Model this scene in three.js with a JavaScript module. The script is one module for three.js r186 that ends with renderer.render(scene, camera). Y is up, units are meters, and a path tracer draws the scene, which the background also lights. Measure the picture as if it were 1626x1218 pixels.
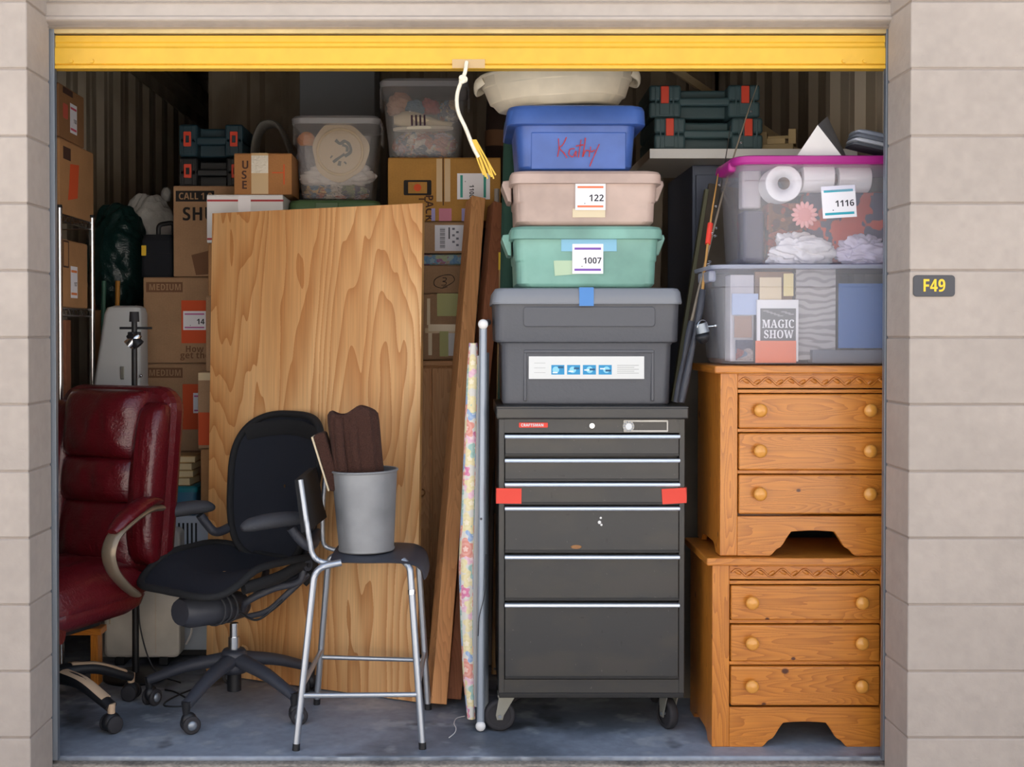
import * as THREE from 'three';
import { RoundedBoxGeometry } from 'three/addons/geometries/RoundedBoxGeometry.js';
import { mergeGeometries, toCreasedNormals } from 'three/addons/utils/BufferGeometryUtils.js';
import { FontLoader } from 'three/addons/loaders/FontLoader.js';
import { TextGeometry } from 'three/addons/geometries/TextGeometry.js';

// ------------------------------------------------------------------ camera, sky, sun, exposure
const scene = new THREE.Scene();
const FOCAL = 1918, CX = 737, CY = 558, TILT = 0.0147, EYE_Y = 1.372, EYE_Z = 3.66;
const camera = new THREE.PerspectiveCamera(2 * Math.atan(609 / FOCAL) * 180 / Math.PI, 1626 / 1218, 0.05, 200);
camera.position.set(0, EYE_Y, EYE_Z);
camera.rotation.x = -TILT;
camera.setViewOffset(1626, 1218, 813 - CX, 609 - CY, 1626, 1218);

const renderer = new THREE.WebGLRenderer({ antialias: true });
renderer.toneMapping = THREE.LinearToneMapping;
renderer.toneMappingExposure = 1.5;
renderer.shadowMap.enabled = true;
renderer.shadowMap.type = THREE.PCFSoftShadowMap;

{ // clear sky: pale at the horizon, bluer overhead, the same all the way round
  const w = 64, h = 64, d = new Float32Array(w * h * 4);
  for (let j = 0; j < h; j++) for (let i = 0; i < w; i++) {
    const e = (j + 0.5) / h * 2 - 1, k = Math.pow(Math.max(0, e), 0.55), o = (j * w + i) * 4;
    const a = [0.82, 0.86, 0.92], b = [0.36, 0.52, 0.82];
    for (let c = 0; c < 3; c++) d[o + c] = a[c] * (1 - k) + b[c] * k;
    d[o + 3] = 1;
  }
  const t = new THREE.DataTexture(d, w, h, THREE.RGBAFormat, THREE.FloatType);
  t.mapping = THREE.EquirectangularReflectionMapping; t.magFilter = t.minFilter = THREE.LinearFilter; t.needsUpdate = true;
  scene.background = t; scene.environment = t;
}
const sun = new THREE.DirectionalLight(new THREE.Color(1, 0.97, 0.93), 15);   // stands behind the building: the door side is in open shade
sun.position.set(-5, 17, -11); sun.target.position.set(0, 0, 4);
sun.castShadow = true; sun.shadow.mapSize.set(2048, 2048); sun.shadow.radius = 1;
Object.assign(sun.shadow.camera, { left: -16, right: 16, top: 16, bottom: -16, near: 1, far: 60 });
scene.add(sun, sun.target);

// ------------------------------------------------------------------ helpers
const V = (x, y, z) => new THREE.Vector3(x, y, z);
const ST = Math.sin(TILT), CT = Math.cos(TILT);
function at(px, py, Z) {                       // the point at distance Z in front of the camera plane that shows at px, py
  const u = (px - CX) / FOCAL, v = -(py - CY) / FOCAL, dy = v * CT - ST, dz = v * ST + CT, t = Z / dz;
  return V(u * t, EYE_Y + dy * t, EYE_Z - Z);
}
const X = (px, Z, py = 600) => at(px, py, Z).x, Y = (py, Z) => at(CX, py, Z).y, D = (Z) => EYE_Z - Z;
let seedState = 7;
const rnd = () => { seedState = (seedState * 1664525 + 1013904223) >>> 0; return seedState / 4294967296; };
const rr = (a, b) => a + (b - a) * rnd();
const lerp = (a, b, t) => a + (b - a) * t, clamp = (x, a = 0, b = 1) => Math.min(b, Math.max(a, x));
const sstep = (a, b, x) => { const t = clamp((x - a) / (b - a)); return t * t * (3 - 2 * t); };
// value noise, optionally periodic
function hash(i, j, s) { let h = (i * 374761393 + j * 668265263 + s * 1274126177) | 0; h = Math.imul(h ^ (h >>> 13), 1274126177); return ((h ^ (h >>> 16)) >>> 0) / 4294967296; }
function vn(x, y, s = 0, px = 0, py = 0) {
  const i = Math.floor(x), j = Math.floor(y), a = x - i, b = y - j, u = a * a * (3 - 2 * a), v = b * b * (3 - 2 * b);
  const m = (k, p) => p ? ((k % p) + p) % p : k, i0 = m(i, px), i1 = m(i + 1, px), j0 = m(j, py), j1 = m(j + 1, py);
  return lerp(lerp(hash(i0, j0, s), hash(i1, j0, s), u), lerp(hash(i0, j1, s), hash(i1, j1, s), u), v);
}
function fbm(x, y, s = 0, o = 4, px = 0, py = 0) {
  let a = 0.5, t = 0, n = 0;
  for (let k = 0; k < o; k++) { t += a * vn(x, y, s + k * 17, px, py); n += a; a *= 0.5; x *= 2; y *= 2; px *= 2; py *= 2; }
  return t / n;
}
function tex(w, h, fn, srgb = true, sx = 1, sy = 1) {   // fn(u, v) -> grey or [r, g, b] 0..1; sx, sy: metres covered by one tile
  const d = new Uint8Array(w * h * 4);
  for (let j = 0; j < h; j++) for (let i = 0; i < w; i++) {
    const c = fn((i + 0.5) / w, (j + 0.5) / h), o = (j * w + i) * 4;
    for (let k = 0; k < 3; k++) d[o + k] = clamp(Array.isArray(c) ? c[k] : c) * 255;
    d[o + 3] = 255;
  }
  const t = new THREE.DataTexture(d, w, h, THREE.RGBAFormat);
  t.magFilter = THREE.LinearFilter; t.minFilter = THREE.LinearMipmapLinearFilter; t.generateMipmaps = true;
  t.wrapS = t.wrapT = THREE.RepeatWrapping; t.repeat.set(1 / sx, 1 / sy);
  if (srgb) t.colorSpace = THREE.SRGBColorSpace;
  t.needsUpdate = true; return t;
}
const mixc = (a, b, t) => [0, 1, 2].map((k) => lerp(a[k], b[k], t));
const hexc = (h) => [(h >> 16 & 255) / 255, (h >> 8 & 255) / 255, (h & 255) / 255];
function mat(color, roughness = 0.6, o = {}) {
  const P = ['clearcoat', 'transmission', 'sheen', 'specularIntensity', 'ior'].some((k) => k in o);
  return new (P ? THREE.MeshPhysicalMaterial : THREE.MeshStandardMaterial)({ color, roughness, metalness: 0, side: THREE.DoubleSide, ...o });
}
function uvBox(g, rot = false, du = 0, dv = 0) {        // uv in metres from the dominant axis of each face
  if (g.index) g = g.toNonIndexed();
  const p = g.attributes.position, n = g.attributes.normal, uv = new Float32Array(p.count * 2), a = V(), b = V(), c = V();
  for (let i = 0; i < p.count; i += 3) {
    a.fromBufferAttribute(p, i); b.fromBufferAttribute(p, i + 1).sub(a); c.fromBufferAttribute(p, i + 2).sub(a); b.cross(c);
    const x = Math.abs(b.x), y = Math.abs(b.y), z = Math.abs(b.z);
    for (let k = i; k < i + 3; k++) {
      let u, v; const P = [p.getX(k), p.getY(k), p.getZ(k)];
      if (z >= x && z >= y) [u, v] = [P[0], P[1]]; else if (x >= y) [u, v] = [P[2], P[1]]; else [u, v] = [P[0], P[2]];
      if (rot) [u, v] = [v, u];
      uv[k * 2] = u + du; uv[k * 2 + 1] = v + dv;
    }
  }
  g.setAttribute('uv', new THREE.BufferAttribute(uv, 2)); return g;
}
function clean(g) {
  let h = g.index ? g.toNonIndexed() : g;
  for (const k of Object.keys(h.attributes)) if (!['position', 'normal', 'uv'].includes(k)) h.deleteAttribute(k);
  if (!h.attributes.uv) h.setAttribute('uv', new THREE.BufferAttribute(new Float32Array(h.attributes.position.count * 2), 2));
  h.groups = []; h.clearGroups(); return h;
}
const merge = (...gs) => mergeGeometries(gs.flat().map(clean), false);
function bx(x0, x1, y0, y1, z0, z1, r = 0.004) {        // rounded box between two corners
  const w = Math.abs(x1 - x0), h = Math.abs(y1 - y0), d = Math.abs(z1 - z0), q = Math.min(r, w / 2.01, h / 2.01, d / 2.01);
  const g = q > 0.0004 ? new RoundedBoxGeometry(w, h, d, q > 0.012 ? 3 : 2, q) : new THREE.BoxGeometry(w, h, d);
  return g.translate((x0 + x1) / 2, (y0 + y1) / 2, (z0 + z1) / 2);
}
function cyl(r0, r1, h, n = 24) { return new THREE.CylinderGeometry(r1, r0, h, n).translate(0, h / 2, 0); }   // base at y 0
function rrPts(w, d, r, n = 5) {                         // rounded rectangle in x, z, counter-clockwise seen from above
  const q = Math.min(r, w / 2 - 1e-4, d / 2 - 1e-4), out = [];
  for (const [sx, sz, a0] of [[1, 1, 0], [-1, 1, 1], [-1, -1, 2], [1, -1, 3]])
    for (let k = 0; k <= n; k++) { const a = (a0 + k / n) * Math.PI / 2; out.push([sx * (w / 2 - q) + Math.cos(a) * q, sz * (d / 2 - q) + Math.sin(a) * q]); }
  return out;
}
function skin(rings, { start = true, end = true, closed = true, crease = 0.7 } = {}) {   // rings: arrays of Vector3 of one length
  const n = rings[0].length, pos = [], idx = [];
  for (const r of rings) for (const p of r) pos.push(p.x, p.y, p.z);
  for (let j = 0; j + 1 < rings.length; j++) for (let i = 0; i < (closed ? n : n - 1); i++) {
    const a = j * n + i, b = j * n + (i + 1) % n, c = a + n, d = b + n; idx.push(a, c, b, b, c, d);
  }
  const cap = (j, flip) => {
    const c = V(); rings[j].forEach((p) => c.add(p)); c.multiplyScalar(1 / n); const m = pos.length / 3; pos.push(c.x, c.y, c.z);
    for (let i = 0; i < n; i++) { const a = j * n + i, b = j * n + (i + 1) % n; flip ? idx.push(m, b, a) : idx.push(m, a, b); }
  };
  if (closed && start) cap(0, false); if (closed && end) cap(rings.length - 1, true);
  let g = new THREE.BufferGeometry(); g.setAttribute('position', new THREE.Float32BufferAttribute(pos, 3)); g.setIndex(idx);
  g.computeVertexNormals();
  return crease === null ? g.toNonIndexed() : toCreasedNormals(g, crease);
}
const rloft = (list, o) => skin(list.map(([y, w, d, r, ox = 0, oz = 0]) => rrPts(w, d, r).map(([x, z]) => V(x + ox, y, z + oz))), o);
function rounded(points, r, n = 5) {                      // polyline with its corners rounded
  const out = [points[0].clone()];
  for (let i = 1; i + 1 < points.length; i++) {
    const p = points[i], a = points[i - 1].clone().sub(p), b = points[i + 1].clone().sub(p), q = Math.min(r, a.length() * 0.49, b.length() * 0.49);
    const A = p.clone().add(a.setLength(q)), B = p.clone().add(b.setLength(q));
    for (let k = 0; k <= n; k++) { const t = k / n; out.push(A.clone().multiplyScalar((1 - t) ** 2).addScaledVector(p, 2 * t * (1 - t)).addScaledVector(B, t * t)); }
  }
  out.push(points[points.length - 1].clone()); return out;
}
function curve(points, n = 40, closed = false) { return new THREE.CatmullRomCurve3(points, closed, 'centripetal').getPoints(n); }
function sweep(path, rx, ry = rx, n = 10, up = null, o = {}) {   // tube along a list of points; radii may be functions of 0..1; up fixes the section's y
  const rings = []; let prev = up ? up.clone() : null;
  for (let i = 0; i < path.length; i++) {
    const t = path[Math.min(i + 1, path.length - 1)].clone().sub(path[Math.max(i - 1, 0)]).normalize();
    if (!prev) prev = Math.abs(t.y) < 0.9 ? V(0, 1, 0) : V(1, 0, 0);
    const side = V().crossVectors(t, up ?? prev).normalize(), nn = V().crossVectors(side, t).normalize(); prev = nn;
    const s = i / (path.length - 1), a = typeof rx === 'function' ? rx(s) : rx, b = typeof ry === 'function' ? ry(s) : ry;
    const ring = []; for (let k = 0; k < n; k++) { const q = k / n * Math.PI * 2; ring.push(path[i].clone().addScaledVector(side, Math.cos(q) * a).addScaledVector(nn, Math.sin(q) * b)); }
    rings.push(ring);
  }
  return skin(rings, { crease: 0.9, ...o });
}
const bar = (a, b, rx, ry = rx, n = 10, up = null) => sweep([a, b], rx, ry, n, up);
function plank(a, b, w, h, up = V(0, 0, 1)) {             // square-cut stick from a to b, w across, h along up
  const t = b.clone().sub(a), l = t.length(); t.normalize();
  const s = V().crossVectors(t, up).normalize(), n = V().crossVectors(s, t).normalize();
  return new RoundedBoxGeometry(w, l, h, 2, Math.min(w, h) * 0.06).applyMatrix4(new THREE.Matrix4().makeBasis(s, t, n.clone()).setPosition(a.clone().add(b).multiplyScalar(0.5)));
}
function extrude(pts, depth, bevel = 0, holes = []) {     // outline in x, y; from z 0 to depth
  const s = new THREE.Shape(pts.map(([x, y]) => new THREE.Vector2(x, y)));
  for (const h of holes) s.holes.push(new THREE.Path(h.map(([x, y]) => new THREE.Vector2(x, y))));
  return new THREE.ExtrudeGeometry(s, { depth: depth - 2 * bevel, bevelEnabled: bevel > 0, bevelThickness: bevel, bevelSize: bevel, bevelOffset: -bevel, bevelSegments: 2, curveSegments: 10 }).translate(0, 0, bevel);
}
const rrect = (x0, x1, y0, y1, r) => rrPts(x1 - x0, y1 - y0, r).map(([x, y]) => [x + (x0 + x1) / 2, y + (y0 + y1) / 2]);
const lathe = (pts, n = 40) => new THREE.LatheGeometry(pts.map(([x, y]) => new THREE.Vector2(x, y)), n);
function lump(w, h, d, amp, s, flat = 0.3, seg = 34) {    // soft heap standing on y 0
  const g = new THREE.SphereGeometry(1, seg, seg), p = g.attributes.position, q = V();
  for (let i = 0; i < p.count; i++) {
    q.fromBufferAttribute(p, i);
    const n = fbm(q.x * 2.2 + 9 + q.z * 1.3, q.y * 2.2 + 5 - q.z * 1.7, s, 4), rg = Math.abs(fbm(q.x * 2.6 + q.z * 2 + 20, q.y * 2.6 + q.z * 2.4 + 30, s + 3, 3) - 0.5) * 2;
    q.multiplyScalar(1 + amp * (n - 0.5) * 2 - amp * 0.5 * (1 - Math.min(1, rg * 3.5)));
    q.set(q.x * w / 2, Math.max(-1 + flat, q.y) , q.z * d / 2); q.y = (q.y + 1 - flat) / (2 - flat) * h;
    p.setXYZ(i, q.x, Math.max(0, q.y), q.z);
  }
  g.computeVertexNormals(); return g;
}
function cushion(w, h, d, r, puff, n = 18, fold = 0, s = 1) {     // puffed pad in x, y facing +z, centred, back flat at z 0
  const pos = [], idx = [], N = n + 1;
  const f = (u, v) => Math.pow(Math.max(0, 1 - Math.pow(Math.abs(u), 3.2)), 0.5) * Math.pow(Math.max(0, 1 - Math.pow(Math.abs(v), 3.2)), 0.5);
  for (const side of [1, -1]) for (let j = 0; j < N; j++) for (let i = 0; i < N; i++) {
    let u = i / n * 2 - 1, v = j / n * 2 - 1; const k = f(u, v);
    const cu = u * (1 - r * Math.pow(Math.abs(v), 4)), cv = v * (1 - r * Math.pow(Math.abs(u), 4));
    const wr = fold ? (fbm(u * 5 + 3, v * 1.6 + 2, s, 3) - 0.5) * fold * k : 0;
    pos.push(cu * w / 2, cv * h / 2, side > 0 ? d * 0.35 + k * puff + wr : -d * 0.1 - k * d * 0.25);
  }
  const q = N * N;
  for (let j = 0; j < n; j++) for (let i = 0; i < n; i++) { const a = j * N + i; idx.push(a, a + 1, a + N, a + 1, a + N + 1, a + N, q + a, q + a + N, q + a + 1, q + a + 1, q + a + N, q + a + N + 1); }
  const edge = (a, b) => idx.push(a, a + q, b, b, a + q, b + q);
  for (let i = 0; i < n; i++) { edge(i, i + 1); edge(n * N + i + 1, n * N + i); edge((i + 1) * N, i * N); edge(i * N + n, (i + 1) * N + n); }
  const g = new THREE.BufferGeometry(); g.setAttribute('position', new THREE.Float32BufferAttribute(pos, 3)); g.setIndex(idx); g.computeVertexNormals();
  return toCreasedNormals(g, 1.1);
}
const used = {};
function numbered(name) { const k = used[name] = (used[name] ?? -1) + 1; return k ? `${name}_${String(k).padStart(3, '0')}` : name; }
function shade(o) { o.traverse((m) => { if (m.isMesh) m.castShadow = m.receiveShadow = true; }); return o; }
function thing(name, label, category, [x, y, z] = [0, 0, 0], turn = 0, group) {
  const o = new THREE.Group(); o.name = numbered(name); o.position.set(x, y, z); o.rotation.y = turn; o.userData = { label, category };
  if (group) o.userData.group = group;
  scene.add(o); return o;
}
function struct(name, pos = [0, 0, 0]) { const o = new THREE.Group(); o.name = name; o.position.set(...pos); o.userData = { kind: 'structure' }; scene.add(o); return o; }
function part(parent, name, g, m, { rot = false, uv = true, du, dv, abs = false, label, kind } = {}) {
  if (uv) g = uvBox(g, rot, du ?? rnd() * 3, dv ?? rnd() * 3);
  if (abs) { let p = V(), q = parent; while (q && q !== scene) { p.add(q.position); q = q.parent; } g.translate(-p.x, -p.y, -p.z); }
  const o = new THREE.Mesh(g, m); o.name = name; o.castShadow = o.receiveShadow = true;
  if (label) o.userData.label = label; if (kind) o.userData.kind = kind;
  parent.add(o); return o;
}
const font = await new FontLoader().loadAsync('fonts/droid/droid_sans_bold.typeface.json');
function text(s, size, depth = 0.0008) { return new TextGeometry(s, { font, size, depth, curveSegments: 4, bevelEnabled: false }); }
function strokes(paths, w, depth = 0.0006) {              // pen strokes in x, y as thin ribbons on z 0..depth
  const out = [];
  for (const p of paths) {
    const c = new THREE.CatmullRomCurve3(p.map(([x, y]) => V(x, y, 0))).getPoints(p.length * 6), L = [], R = [];
    c.forEach((q, i) => { const t = c[Math.min(i + 1, c.length - 1)].clone().sub(c[Math.max(0, i - 1)]).normalize(), k = w / 2 * (0.8 + 0.4 * vn(i * 0.3, p.length, 4)); L.push([q.x - t.y * k, q.y + t.x * k]); R.push([q.x + t.y * k, q.y - t.x * k]); });
    out.push(skin([L.map(([x, y]) => V(x, y, depth)), R.map(([x, y]) => V(x, y, depth))], { closed: false }));
  }
  return merge(out);
}
function canvasTex(w, h, draw) {
  const c = document.createElement('canvas'); c.width = w; c.height = h; draw(c.getContext('2d'), w, h);
  const t = new THREE.CanvasTexture(c); t.colorSpace = THREE.SRGBColorSpace; t.magFilter = THREE.LinearFilter; return t;
}
function sheet(w, h, t = 0.0008) {                        // thin printed sheet, uv 0..1 on its face, back at z 0
  const g = new THREE.BoxGeometry(w, h, t).translate(0, 0, t / 2); return g;
}
// ------------------------------------------------------------------ textures and materials
const TX = {};
TX.grain = tex(256, 256, (u, v) => 0.5 + (fbm(u * 32, v * 32, 3, 4, 32, 32) - 0.5) * 1.1, false, 0.25, 0.25);
TX.pits = tex(512, 512, (u, v) => { const n = fbm(u * 40, v * 40, 5, 3, 40, 40), p = vn(u * 26, v * 26, 8, 26, 26); return 0.62 + (n - 0.5) * 0.8 - (p > 0.94 ? (p - 0.94) * 6 : 0); }, false, 0.5, 0.5);
TX.paint = tex(512, 512, (u, v) => { const a = fbm(u * 4, v * 4, 21, 5, 4, 4), b = fbm(u * 60, v * 60, 22, 2, 60, 60); const k = 0.93 + (a - 0.5) * 0.12 + (b - 0.5) * 0.05; return [k, k * 0.997, k * 0.992]; }, true, 1.6, 1.6);
TX.mottle = tex(512, 512, (u, v) => 0.9 + (fbm(u * 6, v * 6, 31, 5, 6, 6) - 0.5) * 0.26, true, 0.7, 0.7);
TX.floor = tex(1024, 1024, (u, v) => {
  const a = fbm(u * 5, v * 5, 41, 6, 5, 5), b = fbm(u * 18, v * 18, 44, 4, 18, 18), s = fbm(u * 70, v * 70, 46, 2, 70, 70);
  let c = mixc([0.56, 0.59, 0.635], [0.40, 0.425, 0.46], sstep(0.38, 0.66, a)); c = mixc(c, [0.66, 0.675, 0.69], sstep(0.56, 0.75, b) * 0.7);
  c = mixc(c, [0.2, 0.21, 0.23], sstep(0.62, 0.76, fbm(u * 9 + 3, v * 9, 48, 4, 9, 9)) * 0.7);
  return c.map((x) => x * (0.93 + s * 0.14));
}, true, 1.7, 1.7);
TX.slab = tex(512, 512, (u, v) => { const a = fbm(u * 6, v * 6, 51, 6, 6, 6), s = vn(u * 120, v * 120, 53, 120, 120); return mixc([0.60, 0.56, 0.51], [0.42, 0.39, 0.36], sstep(0.4, 0.65, a)).map((x) => x * (0.85 + s * 0.25)); }, true, 0.8, 0.8);
TX.ply = tex(820, 1640, (u, v) => {
  const x = u * 0.944, y = v * 1.87;
  const h = 4.2 * fbm(x * 2.6, y * 0.42 + 3, 61, 2) + 1.5 * fbm(x * 5 + 7, y * 0.8, 63, 2) + 0.28 * fbm(x * 20, y * 3, 64, 2);
  const f = (h * 5.2) % 1, line = Math.pow(f, 2.2), fib = fbm(x * 260, y * 6, 66, 2), big = fbm(x * 3, y * 1.1, 68, 3);
  let c = mixc([0.88, 0.705, 0.495], [0.80, 0.59, 0.37], sstep(0.3, 0.7, big)); c = mixc(c, [0.66, 0.41, 0.20], line * 0.66);
  return c.map((k) => k * (0.93 + fib * 0.12));
}, true);
TX.ply.wrapS = TX.ply.wrapT = THREE.ClampToEdgeWrapping; TX.ply.repeat.set(1, 1);
function pineTex(s, base, dark, knots) {                       // grain runs along u
  return tex(1024, 512, (u, v) => {
    let x = u, y = v * 0.5, dk = 0, wy = 0;
    for (const [kx, ky, kr] of knots) { let dx = x - kx; dx -= Math.round(dx); const dy = y - ky, q = Math.hypot(dx * 0.75, dy); dk = Math.max(dk, 1 - sstep(kr * 0.55, kr * 1.15, q)); wy += Math.sign(dy) * 0.02 * Math.exp(-(q * q) / (kr * kr * 9)) * (kr / 0.012); }
    const h = 2.4 * fbm(x * 2, (y + wy) * 14, s, 2, 2, 7) + 0.5 * fbm(x * 4, y * 46, s + 3, 2, 4, 23), f = (h * 6) % 1, fib = fbm(x * 10, y * 320, s + 5, 2, 10, 160);
    let c = mixc(base, dark, Math.pow(f, 2) * 0.42 + fbm(x * 3, y * 6, s + 8, 2, 3, 3) * 0.25); c = mixc(c, [0.26, 0.11, 0.04], dk * 0.85);
    return c.map((k) => k * (0.94 + fib * 0.1));
  }, true, 1, 0.5);
}
TX.honey = pineTex(71, [0.83, 0.53, 0.20], [0.56, 0.29, 0.07], [[0.16, 0.09, 0.012], [0.24, 0.13, 0.007], [0.20, 0.105, 0.006], [0.62, 0.31, 0.010], [0.8, 0.42, 0.006], [0.55, 0.2, 0.006]]);
TX.pine = pineTex(81, [0.88, 0.66, 0.45], [0.74, 0.50, 0.29], [[0.3, 0.2, 0.014], [0.75, 0.4, 0.012]]);
TX.plank = pineTex(91, [0.86, 0.62, 0.40], [0.66, 0.44, 0.26], [[0.4, 0.12, 0.012], [0.85, 0.3, 0.01]]);
TX.card = tex(512, 512, (u, v) => { const k = 0.95 + (fbm(u * 5, v * 5, 101, 4, 5, 5) - 0.5) * 0.12 + Math.sin(u * Math.PI * 2 * 64) * 0.012 + (vn(u * 150, v * 150, 103, 150, 150) - 0.5) * 0.05; return [k, k * 0.99, k * 0.98]; }, true, 0.45, 0.45);
TX.leather = tex(512, 512, (u, v) => { const n = fbm(u * 9, v * 9, 111, 4, 9, 9), c = 1 - Math.abs(fbm(u * 26, v * 26, 113, 3, 26, 26) - 0.5) * 4; return 0.5 + (n - 0.5) * 0.8 - Math.max(0, c) * 0.25; }, false, 0.3, 0.3);
TX.weave = tex(128, 128, (u, v) => 0.5 + 0.25 * Math.sin(u * Math.PI * 32) + 0.25 * Math.sin(v * Math.PI * 32), false, 0.03, 0.03);
TX.pile = tex(256, 256, (u, v) => fbm(u * 64, v * 64, 121, 2, 64, 64), false, 0.12, 0.12);
TX.floral = tex(512, 512, (u, v) => {
  let c = [0.86, 0.84, 0.80]; const cols = [[0.84, 0.48, 0.62], [0.92, 0.70, 0.60], [0.58, 0.68, 0.82], [0.90, 0.84, 0.64], [0.62, 0.76, 0.72], [0.88, 0.58, 0.52], [0.90, 0.72, 0.78]];
  const n = fbm(u * 10, v * 10, 132, 3, 10, 10), g = 9;
  for (let di = -1; di <= 1; di++) for (let dj = -1; dj <= 1; dj++) {
    const i = Math.floor(u * g) + di, j = Math.floor(v * g) + dj, I = (i + g) % g, J = (j + g) % g, cx = (i + hash(I, J, 1)) / g, cy = (j + hash(I, J, 2)) / g;
    const a = Math.atan2(v - cy, u - cx), q = Math.hypot(u - cx, v - cy) * g, r = (0.42 + 0.3 * hash(I, J, 4)) * (1 + 0.22 * Math.sin(a * 5 + I)) * (0.7 + n * 0.6);
    if (q < r) c = mixc(cols[Math.floor(hash(I, J, 3) * 7)], [0.97, 0.93, 0.88], q / r < 0.3 ? 0.6 : 0.12 * Math.sin(q * 20) + 0.12);
  }
  return c;
}, true, 0.42, 0.42);
TX.galv = tex(512, 512, (u, v) => { const a = fbm(u * 7, v * 3, 141, 5, 7, 3); return mixc([0.84, 0.81, 0.76], [0.74, 0.70, 0.64], sstep(0.35, 0.7, a)); }, true, 1.1, 1.1);
TX.rags = (() => { const cols = [0xd9d2c6, 0xc98d7a, 0x7f9bb0, 0xe7e1d8, 0x9aa58a, 0xb5746b, 0xd8b98a, 0x6d7484, 0xc8b8c0].map(hexc); return tex(512, 512, (u, v) => { const x = u * 6 + (fbm(u * 5, v * 5, 151, 3, 5, 5) - 0.5) * 3, y = v * 8 + (fbm(u * 5, v * 5, 155, 3, 5, 5) - 0.5) * 4; const c = cols[Math.floor(hash(((Math.floor(x) % 6) + 6) % 6, ((Math.floor(y) % 8) + 8) % 8, 9) * 9)], p = vn(u * 90, v * 90, 158, 90, 90); return c.map((k) => k * (0.85 + p * 0.25)); }, true, 0.35, 0.35); })();
TX.scuff = tex(1024, 512, (u, v) => {                           // dust film, specks and scratches on dark enamel
  const a = fbm(u * 6, v * 6, 161, 5, 6, 6), sp = vn(u * 190, v * 95, 163, 190, 95), s2 = vn(u * 60, v * 30, 165, 60, 30);
  let c = mixc([0.205, 0.20, 0.197], [0.24, 0.227, 0.208], sstep(0.35, 0.7, a)); if (sp > 0.965) c = mixc(c, [0.55, 0.53, 0.5], (sp - 0.965) * 22); if (s2 > 0.955) c = mixc(c, [0.1, 0.09, 0.08], (s2 - 0.955) * 14);
  return c;
}, true, 1.0, 0.5);

TX.drive = tex(256, 256, (u, v) => { const a = fbm(u * 6, v * 6, 171, 5, 6, 6); return mixc([0.79, 0.78, 0.76], [0.69, 0.68, 0.66], sstep(0.35, 0.65, a)); }, true, 2, 2);

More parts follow.
